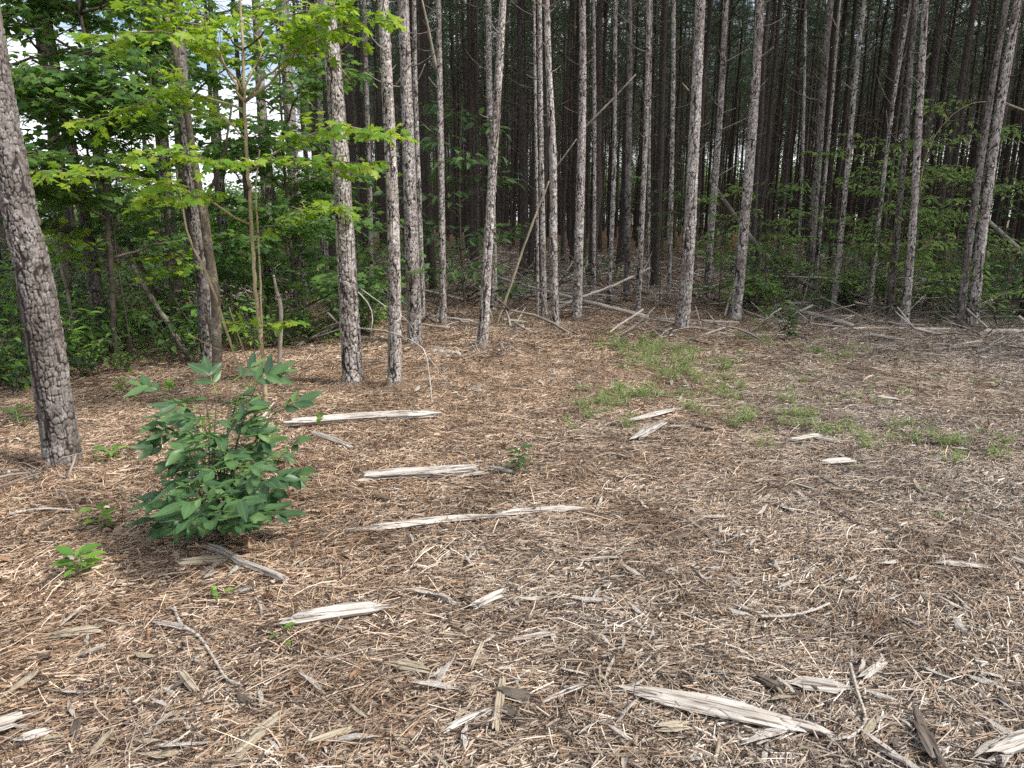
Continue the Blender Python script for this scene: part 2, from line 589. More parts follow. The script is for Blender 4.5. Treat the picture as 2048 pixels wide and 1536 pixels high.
def straw_patch(seed, nn=1500, rad=.36, zup=0, chips=170):
    g = np.random.default_rng(seed)
    mb = MB()
    base = g.random() * math.pi
    cx = g.normal(0, rad * .6, nn); cy = g.normal(0, rad * .5, nn)
    base = 0
    ang = base + g.normal(0, .42, nn) + (g.random(nn) < .3) * g.random(nn) * math.pi
    L = g.uniform(.09, .23, nn); wd = g.uniform(.0009, .0019, nn)
    z = g.random(nn) ** 1.6 * .016 + .001 + zup * g.random(nn)
    pitch = g.normal(0, .13, nn); bend = g.normal(0, .45, nn)
    k = 4
    t = np.linspace(-.5, .5, k)
    a = ang[:, None] + bend[:, None] * t[None, :]
    step = L[:, None] / (k - 1)
    px = cx[:, None] + np.cumsum(np.cos(a) * step, 1) - L[:, None] / 2 * np.cos(ang)[:, None]
    py = cy[:, None] + np.cumsum(np.sin(a) * step, 1) - L[:, None] / 2 * np.sin(ang)[:, None]
    pz = z[:, None] + np.sin(pitch)[:, None] * t[None, :] * L[:, None] - .012 * (t[None, :] * 2) ** 2 * (g.random(nn)[:, None])
    pz = np.maximum(pz, -.012)
    roll = g.normal(0, .5, nn)
    nx = -np.sin(a) * wd[:, None] * np.cos(roll)[:, None]; ny = np.cos(a) * wd[:, None] * np.cos(roll)[:, None]
    nz = (wd * np.sin(roll))[:, None] * np.ones((1, k))
    # triangular section: left, right, ridge
    A = np.stack([px + nx, py + ny, pz + nz], -1); B = np.stack([px - nx, py - ny, pz - nz], -1)
    v = np.stack([A, B], 2).reshape(nn, k * 2, 3)
    o = (np.arange(nn) * k * 2)[:, None]
    qs = [np.stack([o[:, 0] + 2 * i, o[:, 0] + 2 * i + 1, o[:, 0] + 2 * i + 3, o[:, 0] + 2 * i + 2], -1) for i in range(k - 1)]
    q = np.concatenate(qs)
    c = PAL[g.choice(len(PAL), nn, p=PW / PW.sum())] * g.uniform(.75, 1.3, nn)[:, None]
    mb.add(v.reshape(-1, 3), q, col=np.repeat(c, k * 2, 0))
    # shreds of wood
    for i in range(chips):
        l = g.uniform(.012, .055); w = g.uniform(.002, .007); th = g.uniform(.001, .003)
        x, y = g.normal(0, rad * .55, 2); an = base + g.normal(0, 1.0); z0 = g.uniform(.006, .026)
        b = np.array([[-l, -w * .7, 0], [l, -w * .3, 0], [l * .8, w, 0], [-l * .9, w * .8, 0]]) / 2
        b = np.vstack([b, b * [1, .8, 1] + [0, 0, th * 2]])
        tilt = g.normal(0, .2)
        b[:, 2] += b[:, 0] * tilt
        R2 = np.array([[math.cos(an), -math.sin(an), 0], [math.sin(an), math.cos(an), 0], [0, 0, 1]])
        b = b @ R2.T + [x, y, z0]
        cc = [(.50, .46, .41), (.37, .33, .29), (.24, .20, .17), (.66, .63, .59), (.08, .065, .055)][g.choice(5, p=[.28, .26, .2, .12, .14])]
        mb.add(b, [(4, 5, 6, 7), (0, 1, 5, 4), (1, 2, 6, 5), (2, 3, 7, 6), (3, 0, 4, 7)], col=np.array(cc) * g.uniform(.8, 1.15))
    return mb.mesh("straw", [M['straw']], smooth=False)


def build_straw():
    var = [straw_patch(100 + i) for i in range(7)]
    P = []
    for (r0, r1, sp) in ((.9, 4.0, .19), (4.0, 8.0, .25), (8, 17, .38), (17, 26, .9)):
        ys = np.arange(.6, r1 + 1, sp); xs = np.arange(-r1, r1, sp)
        X, Y = np.meshgrid(xs, ys); X = X.ravel() + rng.uniform(-.5, .5, X.size) * sp; Y = Y.ravel() + rng.uniform(-.5, .5, Y.size) * sp
        d = np.hypot(X, Y)
        k = (d >= r0) & (d < r1) & in_view(X, Y)
        P.append(np.stack([X[k], Y[k]], -1))
    P = np.concatenate(P)
    z = height(P[:, 0], P[:, 1])
    # coherent flow of straw direction plus scatter
    rz = (vnoise(P[:, 0] * .55 + 4, P[:, 1] * .4, 77) - .5) * 3.4 - .06 * P[:, 0] + rng.normal(0, .28, len(P)) + math.pi * (rng.random(len(P)) < .5)
    rots = slope_rot(P[:, 0], P[:, 1], rz)
    d = np.hypot(P[:, 0], P[:, 1])
    sc = np.where(d < 8, rng.uniform(.85, 1.15, len(P)), rng.uniform(1.1, 1.5, len(P)))
    zz = z + rng.uniform(-.004, .008, len(P))
    scatter("pine_straw", np.stack([P[:, 0], P[:, 1], zz], -1), rots, sc, var,
            "carpet of rust and grey fallen pine needles over the clearing", "pine straw")
    print("straw patches", len(P))


build_straw()


def loose_needles():
    var = [straw_patch(160 + i, nn=70, chips=6, zup=.03) for i in range(5)]
    X = rng.uniform(-5, 5, 500); Y = rng.uniform(1.2, 8, 500)
    k = in_view(X, Y, .4); X, Y = X[k], Y[k]
    rots = slope_rot(X, Y, rng.uniform(0, 6.28, len(X)))
    scatter("loose_pine_needles", np.stack([X, Y, height(X, Y) + .022], -1), rots, rng.uniform(.65, .95, len(X)), var,
            "single loose pine needles lying over the wood pieces and straw", "pine needles")


loose_needles()


# ---------------------------------------------------------------- pines
def bark_cells(u, v, nu, seed):
    """Voronoi plates on a cylinder: u in cells (wraps at nu), v in cells."""
    iu = np.floor(u); iv = np.floor(v)
    f1 = np.full(u.shape, 9.); f2 = np.full(u.shape, 9.); cid = np.zeros(u.shape)
    for a in (-1, 0, 1):
        for b in (-1, 0, 1):
            cu = iu + a; cv = iv + b
            wu = np.mod(cu, nu)
            jx = hsh(wu, cv, seed) * .9 + .05 + .5 * np.mod(cv, 2) * 0; jy = hsh(wu, cv, seed + 7) * .9 + .05
            d = np.hypot(cu + jx - u, cv + jy - v)
            idv = hsh(wu, cv, seed + 13)
            n = d < f1
            f2 = np.where(n, f1, np.minimum(f2, d)); cid = np.where(n, idv, cid); f1 = np.where(n, d, f1)
    return f2 - f1, cid


def bark_trunk(path, rad, zfine, res, seed, depth=.007, cw=.042, ch=.085, sides_min=14):
    """Trunk along a path (dense samples of [x,y,z]) with real bark plates up to zfine."""
    rmax = rad[0]
    k = int(max(sides_min, 2 * math.pi * rmax / res))
    zs = [path[0][2]]
    while zs[-1] < zfine: zs.append(zs[-1] + res * 1.15)
    while zs[-1] < path[-1][2] - .3: zs.append(zs[-1] + .5)
    zs = np.array(zs)
    cx = np.interp(zs, path[:, 2], path[:, 0]); cy = np.interp(zs, path[:, 2], path[:, 1])
    r = np.interp(zs, path[:, 2], rad)
    th = np.arange(k) / k * 2 * math.pi
    nu = max(6, int(round(2 * math.pi * rmax / cw)))
    U = (th / (2 * math.pi) * nu)[None, :] + np.zeros((len(zs), 1)); V = ((zs + .11 * zs ** 2) / ch / 1.15)[:, None] + np.zeros((1, k))
    wu = (vnoise(U * 1.3 + 5, V * 1.3, seed) - .5) * 1.3 * np.sin(np.pi * U / nu) ; wv = (vnoise(U * 1.1, V * 1.1 + 9, seed + 1) - .5) * .8 * np.sin(np.pi * U / nu)
    e, cid = bark_cells(U + wu, V + wv, nu, seed)
    wdn = vnoise(U * .9 + 3, V * 1.4, seed + 21)
    pl = np.clip((e - .01) / .22 + np.clip(wdn - .52, 0, 1) * 2.0, 0, 1); pl = pl * pl * (3 - 2 * pl)
    fis = np.abs(vnoise(U * .75 + np.cos(2 * np.pi * U / nu), V * .22 + 40, seed + 31) - .5)
    pl = pl * np.clip(fis / .07 + (np.sin(np.pi * U / nu) < .12), .12, 1)
    e2, cid2 = bark_cells((U + wu) * 2.0, (V + wv) * 2.3, nu * 2, seed + 50)
    pl = pl * np.clip(.5 + e2 / .3, 0, 1)
    fine = vnoise(U * 5, V * 6, seed + 3) * np.minimum(1, 4 * np.sin(np.pi * U / nu))
    disp = (pl - 1) * depth + (cid - .5) * depth * .7 + (fine - .5) * depth * .45
    disp = disp * np.clip(1.25 - .13 * zs, .5, 1.25)[:, None]
    lump = (vnoise(np.cos(th)[None, :] * 1.5 + 7, zs[:, None] * 1.1 + np.sin(th)[None, :] * 1.5, seed + 4) - .5) * .10
    flare = 1 + .28 * np.exp(-(zs - path[0][2]) / .10)
    rr = r[:, None] * (1 + lump) * flare[:, None] + disp * np.clip(r / .08, .25, 1)[:, None]
    gk = np.random.default_rng(seed + 99)
    knot = np.zeros_like(rr)
    for _ in range(26):
        kz = gk.uniform(.3, zfine); kt = gk.uniform(0, 6.28)
        dt = (np.abs(th - kt) + math.pi) % (2 * math.pi) - math.pi
        d2 = (dt[None, :] * r[:, None]) ** 2 + ((zs - kz)[:, None] * .8) ** 2
        knot += np.exp(-d2 / .018 ** 2)
    knot = np.clip(knot, 0, 1)
    rr = rr + knot * .012; cid = cid * (1 - knot); pl = pl * (1 - .6 * knot)
    x = cx[:, None] + rr * np.cos(th)[None, :]; y = cy[:, None] + rr * np.sin(th)[None, :]
    z = zs[:, None] + np.zeros((1, k))
    v = np.stack([x, y, z], -1).reshape(-1, 3)
    n = len(zs)
    i = np.arange(n - 1)[:, None] * k; j = np.arange(k)[None, :]; j2 = (j + 1) % k
    q = np.stack([i + j, i + j2, i + k + j2, i + k + j], -1).reshape(-1, 4)
    mb = MB(); mb.add(v, q, bk=pl.ravel(), rnd=np.clip(cid * .4 + cid2 * .45 + fine * .25, 0, 1).ravel())
    return mb


def pine_crown(seed, H=7.5, Rr=2.1):
    g = np.random.default_rng(seed)
    wb = MB(); nb = MB()
    tube(wb, [(0, 0, 0), (0.05, 0, H * .5), (0, .05, H)], [.07, .045, .015], 5)
    nbr = 30
    TP, TD = [], []
    for i in range(nbr):
        z = H * (.02 + .93 * (i / nbr)) + g.normal(0, .1)
        a = i * 2.4 + g.normal(0, .4)
        prof = math.sin(min(1, (z / H) * 1.0 + .22) * math.pi * .92) ** .7
        L = Rr * max(.25, prof) * g.uniform(.6, 1.15)
        up = g.uniform(.15, .7)
        e = np.array([math.cos(a) * L, math.sin(a) * L, z + L * up * .6])
        s = np.array([0, 0, z])
        p = smooth_path([s, s * .5 + e * .5 + [0, 0, -.08 * L], e], 5)
        tube(wb, p, np.linspace(.028, .008, 5), 3, cap=False)
        nt = int(8 * L)
        for t in np.linspace(.35, 1, max(3, nt)):
            c = s * (1 - t) + e * t + g.normal(0, .14, 3) * [1, 1, .8]
            sub = int(g.integers(1, 4))
            for _ in range(sub):
                TP.append(c + g.normal(0, .17, 3)); d = (e - s) / L + g.normal(0, .5, 3) + [0, 0, .35]; TD.append(d / np.linalg.norm(d))
    TP = np.array(TP); TD = np.array(TD)
    nbld = 11
    m = len(TP)
    d = np.repeat(TD, nbld, 0) * .7 + g.normal(0, .62, (m * nbld, 3)); d /= np.linalg.norm(d, axis=1, keepdims=True)
    b = np.repeat(TP, nbld, 0) + g.normal(0, .03, (m * nbld, 3))
    L = g.uniform(.13, .24, m * nbld)[:, None]
    w = np.cross(d, g.normal(0, 1, (m * nbld, 3))); w /= np.linalg.norm(w, axis=1, keepdims=True)
    ww = .0075
    v = np.stack([b - w * ww, b + w * ww, b + d * L], 1).reshape(-1, 3)
    t = np.arange(m * nbld * 3).reshape(-1, 3)
    nb.add(v, None, t, rnd=np.repeat(g.random(m), nbld * 3) * .9)
    return wb, nb


CROWNS = []
for i in range(5):
    wb, nb = pine_crown(40 + i, H=[7.5, 8.5, 6.5, 8, 7][i], Rr=[2.0, 2.2, 1.9, 2.4, 1.8][i])
    c = MB()
    for src, m in ((wb, 0), (nb, 1)):
        off = 0
        v = np.concatenate(src.v)
        q = np.concatenate(src.q) if src.q else None
        t = np.concatenate(src.t) if src.t else None
        rn = np.zeros(len(v))
        for o, val in src.a.get('rnd', []): rn[o:o + len(val)] = val
        c.add(v, q, t, m=m, rnd=rn)
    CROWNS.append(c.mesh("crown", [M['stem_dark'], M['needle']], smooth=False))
print("crown tris", len(CROWNS[0].polygons))


def dead_branches(seed, z0, z1, n, trunk=None, lmax=1.5, k=3):
    g = np.random.default_rng(seed)
    mb = MB()
    for i in range(n):
        z = z0 + (z1 - z0) * (i + g.random()) / n
        a = g.uniform(0, 2 * math.pi); L = g.uniform(.15, 1) ** 1.3 * lmax * (.35 + .65 * (z - z0) / (z1 - z0))
        up = g.uniform(.1, .85)
        bx, by, br = (0, 0, .06) if trunk is None else trunk(z)
        s = np.array([bx + math.cos(a) * br * .6, by + math.sin(a) * br * .6, z])
        d = np.array([math.cos(a), math.sin(a), up])
        e = s + d * L
        p = smooth_path([s, s + d * L * .5 + [0, 0, -.07 * L], e + [0, 0, .06 * L]], 4)
        r0 = g.uniform(.007, .014)
        tube(mb, p, np.linspace(r0, r0 * .35, 4), k, cap=False)
        if L > .6:
            for _ in range(int(g.integers(1, 4))):
                t = g.uniform(.35, .9); q = s + d * L * t
                dd = d + g.normal(0, .6, 3)
                tube(mb, [q, q + dd * L * .2, q + dd * L * .38 + [0, 0, .03]], [r0 * .5, r0 * .35, r0 * .2], 3, cap=False)
    return mb


TREES_XY = []


def crown_children(root, x, y, z, s, g):
    c = link("crown", CROWNS[int(g.integers(0, 5))], root, (x, y, z))
    c.rotation_euler = (0, 0, g.uniform(0, 6.28)); c.scale = (s, s, s * g.uniform(.9, 1.1))
    return c


def pine(label, pts, seed, stubs=(), zbr=2.6, nbr=22, group='pines at the edge of the clearing', cell=1.0, depthk=1.0, kwmat=False):
    g = np.random.default_rng(seed)
    b = gnd(pts[0][0], pts[0][1])
    Y = b[1]
    P = [b - [0, 0, .08]]; Rr = []
    tcam = Y / (CP)  # approx depth
    for (px, py, w) in pts:
        d = ray(px, py); t = Y / d[1]
        if (px, py) != pts[0][:2]: P.append(np.array([0, 0, CAMH]) + t * d)
        Rr.append(w / 2 / F * t * math.cos(math.atan(abs(px - 1024) / F)))
    P = np.array(P); Rr = np.array(Rr)
    top = P[-1]; dirv = (P[-1] - P[-2]); dirv = dirv / dirv[2]
    Ht = g.uniform(17, 20)
    ext = []
    z = top[2]; x, y = top[0], top[1]; le = dirv.copy()
    while z < Ht - 7:
        z += 1.5; x += le[0] * 1.5; y += le[1] * 1.5; le[:2] *= .75; le[0] += g.normal(0, .008); le[1] += g.normal(0, .01)
        ext.append((x, y, z))
    path = np.vstack([P, np.array(ext)])
    rad = np.concatenate([Rr, np.interp([e[2] for e in ext], [top[2], Ht - 6], [Rr[-1], .055])])
    full = smooth_path(np.column_stack([path, rad]), 80)
    full = full[np.argsort(full[:, 2])]
    base = Vector((b[0], b[1], float(b[2])))
    loc = full[:, :3] - np.array(base)
    rads = full[:, 3]
    root = link("pine_tree", None, None, base)
    tag(root, label, 'pine tree', group)
    dist = math.hypot(b[0], b[1])
    res = max(.0055, dist / 710 * .75)
    vis = CAMH + math.tan(R(16.5)) * dist + .4
    k = max(1.0, min(1.5, res / .008))
    tb = bark_trunk(loc, rads, vis, res, seed, depth=.0085 * depthk * k ** .3 * (1 if rads[0] > .07 else .65), cw=.036 * cell * k ** .5, ch=.058 * cell * k ** .5)
    o = link("trunk", tb.mesh("trunk", [M['bark_shaded' if kwmat else 'bark']]), root)
    f = lambda zz: (np.interp(zz, loc[:, 2], loc[:, 0]), np.interp(zz, loc[:, 2], loc[:, 1]), np.interp(zz, loc[:, 2], rads))
    if nbr:
        nlow = max(3, int(nbr * .7 * (vis - zbr) / (10 - zbr)) + 3)
        for q_ in range(nlow):
            z_ = zbr + (vis - zbr) * (q_ + .3) / nlow
            link("dead_branch", dead_branches(seed + 5 + q_ * 31, z_, z_ + .2, 1, f, (.5 + .5 * q_ / nlow) * (1.3 if dist > 8 else .8)).mesh("dead_branch", [M['dead']]), root)
    for (sx, sy, ex, ey, rr) in stubs:
        a_ = atY(sx, sy, Y); c_ = atY(ex, ey, Y - g.uniform(.0, .3))
        mb = MB(); q = wobble(a_, c_, 6, .012 * np.linalg.norm(c_ - a_)) - np.array(base)
        tube(mb, q, np.linspace(rr, rr * .45, 6), 6, .1)
        link("broken_branch", mb.mesh("broken_branch", [M['twig']]), root)
    crown_children(root, loc[-1][0], loc[-1][1], loc[-1][2] - .6, g.uniform(.9, 1.15), g)
    TREES_XY.append((b[0], b[1]))
    return root


PINES = [
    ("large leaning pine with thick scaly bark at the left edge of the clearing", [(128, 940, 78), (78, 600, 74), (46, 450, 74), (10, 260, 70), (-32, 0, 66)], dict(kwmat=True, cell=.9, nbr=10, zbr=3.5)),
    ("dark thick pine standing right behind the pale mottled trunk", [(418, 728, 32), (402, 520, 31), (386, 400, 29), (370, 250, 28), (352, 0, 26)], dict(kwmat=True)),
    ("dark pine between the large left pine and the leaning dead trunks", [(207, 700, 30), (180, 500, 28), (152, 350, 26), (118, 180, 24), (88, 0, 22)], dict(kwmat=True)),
    ("pine rising behind the crossing point of two leaning dead trunks", [(343, 655, 22), (334, 480, 21), (324, 250, 20), (310, 0, 18)], dict()),
    ("thick grey pine standing nearest right of the maple sapling", [(706, 775, 42), (697, 600, 40), (686, 400, 37), (672, 200, 34), (655, 0, 31)], dict(stubs=[(700, 160, 660, 110, .008)])),
    ("straight grey pine next to the thick pine, its foot in open straw", [(788, 778, 29), (789, 600, 27), (785, 400, 25), (776, 200, 24), (766, 0, 22)], dict(stubs=[(792, 170, 825, 125, .008)])),
    ("pine with a hollow charred scar at its foot and a rotten log beside it", [(830, 693, 31), (826, 560, 29), (817, 300, 25), (807, 0, 21)], dict()),
    ("thin pine almost touching the pine with the charred foot", [(846, 640, 12), (839, 430, 11), (831, 200, 10), (828, 0, 9)], dict(stubs=[(834, 245, 848, 215, .008), (836, 160, 850, 128, .01)])),
    ("slim reddish pine forking high above the fallen log", [(886, 655, 15), (884, 450, 13), (880, 200, 12), (877, 0, 10)], dict(stubs=[(875, 150, 843, -5, .028), (888, 238, 898, 230, .009)])),
    ("bent pale pine with green moss at its foot", [(963, 700, 23), (977, 480, 19), (988, 300, 17), (1000, 100, 15), (1006, 0, 14)], dict(stubs=[(1001, 55, 1018, 42, .012)])),
    ("grey pine just behind the bent mossy pine", [(987, 625, 17), (985, 450, 14), (979, 200, 12), (977, 0, 11)], dict()),
    ("very thin dark pine left of the pole slim pine beside the leaning pole", [(1076, 645, 7), (1074, 400, 6), (1070, 150, 6), (1068, 0, 5)], dict()),
    ("slim pine crossed low by the fallen log, left of its wavy neighbour", [(1089, 645, 12), (1084, 400, 11), (1081, 200, 10), (1079, 0, 9)], dict(stubs=[(1081, 120, 1070, 90, .01)])),
    ("wavy pale pine with knobs along its slim trunk", [(1111, 662, 18), (1107, 500, 16), (1106, 320, 15), (1098, 150, 13), (1093, 0, 12)], dict(stubs=[(1112, 335, 1153, 278, .014), (1110, 310, 1115, 304, .012), (1098, 15, 1121, 0, .012), (1094, 20, 1070, -5, .012)])),
    ("light pine standing where the two fallen logs cross", [(1153, 640, 20), (1159, 450, 18), (1164, 260, 16), (1166, 120, 14), (1165, 0, 13)], dict(stubs=[(1170, 130, 1188, 116, .012), (1170, 180, 1182, 172, .012), (1170, 255, 1272, 148, .02)])),
    ("thin straight pine right of the pine at the log crossing", [(1187, 622, 8), (1189, 400, 7), (1189, 200, 7), (1188, 0, 6)], dict()),
    ("thin slightly bowed pine behind the crossing fallen logs", [(1217, 612, 9), (1226, 400, 9), (1230, 200, 8), (1231, 0, 8)], dict()),
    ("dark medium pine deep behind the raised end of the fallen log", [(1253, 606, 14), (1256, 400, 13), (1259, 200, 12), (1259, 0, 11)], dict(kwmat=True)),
    ("slim pine at the raised end of the crossing fallen log", [(1275, 628, 12), (1286, 400, 11), (1294, 200, 10), (1298, 0, 9)], dict()),
    ("threadlike pine beside the slim pine at the raised log end", [(1297, 612, 6), (1298, 400, 6), (1300, 200, 5), (1303, 0, 5)], dict()),
    ("pine left of and behind the tall white-barked pine, slim and grey", [(1337, 602, 11), (1342, 400, 10), (1346, 200, 9), (1347, 0, 9)], dict()),
    ("tall straight pale pine with flared foot at the middle of the forest edge", [(1363, 660, 30), (1377, 500, 25), (1386, 320, 23), (1394, 160, 21), (1401, 0, 20)], dict(stubs=[(1399, 302, 1413, 288, .012), (1378, 182, 1364, 166, .014), (1400, 5, 1390, -10, .015)])),
    ("leaning brownish pine with forked dead twigs between two pale pines", [(1411, 604, 16), (1423, 450, 14), (1435, 300, 13), (1445, 150, 12), (1452, 0, 11)], dict(stubs=[(1440, 228, 1472, 216, .012), (1437, 262, 1493, 236, .014), (1436, 352, 1478, 328, .014), (1443, 128, 1500, 96, .012)])),
    ("pale leaning pine right of the tall straight pine, branch stub high up", [(1470, 642, 25), (1484, 500, 21), (1500, 320, 20), (1513, 140, 18), (1520, 0, 17)], dict(stubs=[(1517, 118, 1548, 93, .016), (1522, 15, 1538, 0, .016)])),
    ("thin pale stem at the left side of the broad dark pine", [(1593, 606, 7), (1600, 450, 6), (1607, 250, 6), (1612, 0, 5)], dict()),
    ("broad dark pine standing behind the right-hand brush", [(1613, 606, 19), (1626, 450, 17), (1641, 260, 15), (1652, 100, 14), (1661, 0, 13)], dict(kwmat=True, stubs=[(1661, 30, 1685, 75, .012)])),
    ("narrow leaning pine close to the right side of the broad dark pine", [(1628, 602, 8), (1646, 400, 7), (1660, 250, 7), (1672, 100, 6), (1680, 0, 6)], dict()),
    ("pale leaning pine with a cluster of dead twigs at mid height", [(1665, 627, 13), (1679, 500, 12), (1698, 300, 10), (1714, 130, 10), (1729, 0, 9)], dict(stubs=[(1706, 180, 1685, 164, .012), (1708, 182, 1719, 172, .012)])),
    ("slim olive pine leaning right among the green saplings", [(1738, 632, 10), (1757, 450, 9), (1779, 260, 8), (1800, 120, 8), (1822, 0, 7)], dict(stubs=[(1777, 270, 1772, 220, .008)])),
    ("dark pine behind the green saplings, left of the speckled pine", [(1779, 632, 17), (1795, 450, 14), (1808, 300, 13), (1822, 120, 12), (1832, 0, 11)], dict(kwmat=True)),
    ("speckled straight pine whose foot meets the long pale pole", [(1808, 656, 20), (1822, 500, 17), (1836, 280, 15), (1844, 130, 14), (1851, 0, 14)], dict(stubs=[(1842, 130, 1862, 106, .012)])),
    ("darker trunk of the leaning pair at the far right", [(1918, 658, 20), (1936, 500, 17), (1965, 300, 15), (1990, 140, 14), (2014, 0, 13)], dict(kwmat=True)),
    ("brighter front trunk of the leaning pair at the far right", [(1944, 657, 27), (1960, 500, 24), (1989, 280, 22), (2014, 130, 20), (2036, 0, 19)], dict(stubs=[(2005, 205, 2075, 230, .02)])),
    ("thick brown pine behind the maple sapling with sky around it", [(604, 640, 30), (594, 450, 27), (583, 280, 25), (573, 120, 23), (566, 0, 22)], dict()),
    ("brown pine left of the thick one behind the maple sapling", [(540, 640, 24), (533, 400, 21), (522, 200, 19), (512, 0, 18)], dict()),
    ("slim pine in the leaves left of the maple sapling fork", [(455, 632, 15), (445, 400, 13), (432, 200, 12), (420, 0, 11)], dict()),
    ("thin pine seen in the gap between the thick grey pine and its straight neighbour", [(742, 622, 11), (740, 400, 10), (734, 200, 9), (728, 0, 9)], dict()),
    ("dark slim pine behind the thick grey pine, on its left", [(652, 616, 14), (648, 400, 12), (640, 200, 11), (634, 0, 11)], dict()),
]
for i, (lab, pts, kw) in enumerate(PINES):
    pine(lab, pts, 1000 + i * 17, **kw)

# straw drifted up against the trunk feet
P_, Rt_ = [], []
for (tx, ty) in TREES_XY:
    for q_ in range(7):
        a_ = q_ / 7 * 6.28 + rng.uniform(-.3, .3); rr_ = rng.uniform(.12, .26)
        P_.append((tx + math.cos(a_) * rr_, ty + math.sin(a_) * rr_, float(height(tx + math.cos(a_) * rr_, ty + math.sin(a_) * rr_)) + .02))
        Rt_.append((rng.normal(0, .05), .28 + rng.normal(0, .06), a_))
scatter("drifted_straw", np.array(P_), np.array(Rt_), rng.uniform(.35, .55, len(P_)), [straw_patch(180 + i, nn=900, chips=60) for i in range(4)],
        "fallen needles drifted up around the feet of the pines", "pine straw")

# ---- plantation behind
TRUNKS = []
for i in range(6):
    g = np.random.default_rng(300 + i)
    H = 9.4
    zz = np.linspace(-.15, H, 18)
    bx = np.cumsum(g.normal(0, .014, 18)) * 1.2 + zz * g.normal(0, .008); by = np.cumsum(g.normal(0, .014, 18)) * 1.2
    bx -= bx[0]; by -= by[0]
    r = np.interp(zz, [0, 2, H], [.095, .080, .045]) * (1 + .05 * g.normal(0, 1, 18)); r[0] *= 1.25
    mb = MB(); tube(mb, np.stack([bx, by, zz], -1), r, 10, .05, cap=False)
    f = lambda z, zz=zz, bx=bx, by=by, r=r: (np.interp(z, zz, bx), np.interp(z, zz, by), np.interp(z, zz, r))
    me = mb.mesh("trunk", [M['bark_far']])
    db = dead_branches(600 + i, 1.8, 10.2, 46, f, 1.9)
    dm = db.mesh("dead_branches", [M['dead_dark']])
    # merged version for the far mass
    mm = MB(); tube(mm, np.stack([bx, by, zz], -1)[::2], r[::2], 6, .05, cap=False, m=0)
    v = np.concatenate(db.v); mm.add(v, np.concatenate(db.q), None, m=1)
    cr = CROWNS[i % 5]
    cv = np.zeros(len(cr.vertices) * 3, np.float32); cr.vertices.foreach_get('co', cv); cv = cv.reshape(-1, 3)
    ct = []; cq = []; mi_t = []; mi_q = []
    for p in cr.polygons:
        if len(p.vertices) == 3: ct.append(tuple(p.vertices)); mi_t.append(p.material_index)
        else: cq.append(tuple(p.vertices)); mi_q.append(p.material_index)
    rn = np.zeros(len(cv), np.float32); cr.attributes['rnd'].data.foreach_get('value', rn)
    off = np.array([bx[-1], by[-1], H - .8])
    ct = np.array(ct); cq = np.array(cq)
    tw = ct[np.array(mi_t) == 0]; tn = ct[np.array(mi_t) == 1]
    cv = cv * [.8, .8, 1]; mm.add(cv + off, cq, None, m=1, rnd=rn)
    mm.add(cv + off, None, tn, m=2, rnd=rn)
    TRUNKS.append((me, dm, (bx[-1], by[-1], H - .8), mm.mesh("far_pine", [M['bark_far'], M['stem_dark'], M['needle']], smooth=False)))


def plantation():
    sp = 2.25
    pts = []
    for i in range(-60, 61):
        for j in range(0, 54):
            x = i * sp + (j % 2) * .5 + rng.normal(0, .32); y = 4 + j * sp + rng.normal(0, .38)
            c, s = math.cos(.13), math.sin(.13)
            x, y = x * c - y * s, x * s + y * c
            d = math.hypot(x, y); az = math.degrees(math.atan2(x, y))
            if y < 2 or az < -52 or az > 72: continue
            if az > -15.5:
                lim = 13.9 if az < 30 else 13.0
                if d < lim or d > 98: continue
            else:
                # the thin left side of the wood: scattered pines, open light beyond
                if d < 11 or d > 27: continue
                if rng.random() < .45: continue
                if az < -33 and d < 13: continue
            if any((x - a) ** 2 + (y - b) ** 2 < .8 for a, b in TREES_XY): continue
            pts.append((d, x, y))
    pts.sort()
    return pts


PP = plantation()
print("plantation", len(PP))
NI = 250
inview = [p for p in PP if abs(p[1]) / p[2] < .80]
outv = [p for p in PP if abs(p[1]) / p[2] >= .80]
indiv = inview[:NI]
rest = inview[NI:] + outv
for k, (d, x, y) in enumerate(indiv):
    g = np.random.default_rng(5000 + k)
    tm, dm, top, _ = TRUNKS[int(g.integers(0, 6))]
    z = float(height(x, y))
    root = link("pine_tree", None, None, (x, y, z))
    root.rotation_euler = (g.normal(0, .012), g.normal(0, .012), g.uniform(0, 6.28))
    s = g.uniform(.72, 1.3); hs = g.uniform(.92, 1.1)
    left = math.degrees(math.atan2(x, y)) < -15.5
    if left:
        tag(root, "pine with bright sky behind it in the thin left part of the wood", 'pine tree', 'scattered pines in the thin left part of the wood')
    elif d < 26:
        az_ = math.degrees(math.atan2(x, y))
        zone = ("behind the dark shrub tree" if az_ < -4 else "behind the bent mossy pine" if az_ < 2 else "behind the crossing fallen logs" if az_ < 9 else
                "behind the tall pale pine" if az_ < 16 else "behind the leafy saplings" if az_ < 25 else "behind the arching vine and thicket" if az_ < 31 else "behind the leaning pair")
        tag(root, "slender dark pine in the first shaded rows " + zone, 'pine tree', 'slender pines in the first shaded rows ' + zone)
    else:
        tag(root, "slender dark pine deep in the crowded shaded plantation", 'pine tree', 'slender pines deep in the plantation')
    t = link("trunk", tm, root); t.scale = (s, s, hs)
    b = link("dead_branches", dm, root); b["kind"] = "stuff"; b.scale = (s, s, hs); b.rotation_euler = (0, 0, 0)
    c = link("crown", CROWNS[int(g.integers(0, 5))], root, (top[0] * s, top[1] * s, top[2] * hs))
    c.rotation_euler = (0, 0, g.uniform(0, 6.28)); q = g.uniform(.8, 1.05); c.scale = (q, q, q * 1.15)
a = np.array(rest)
sc = np.stack([rng.uniform(.75, 1.3, len(a))] * 2 + [rng.uniform(.92, 1.1, len(a))], -1)
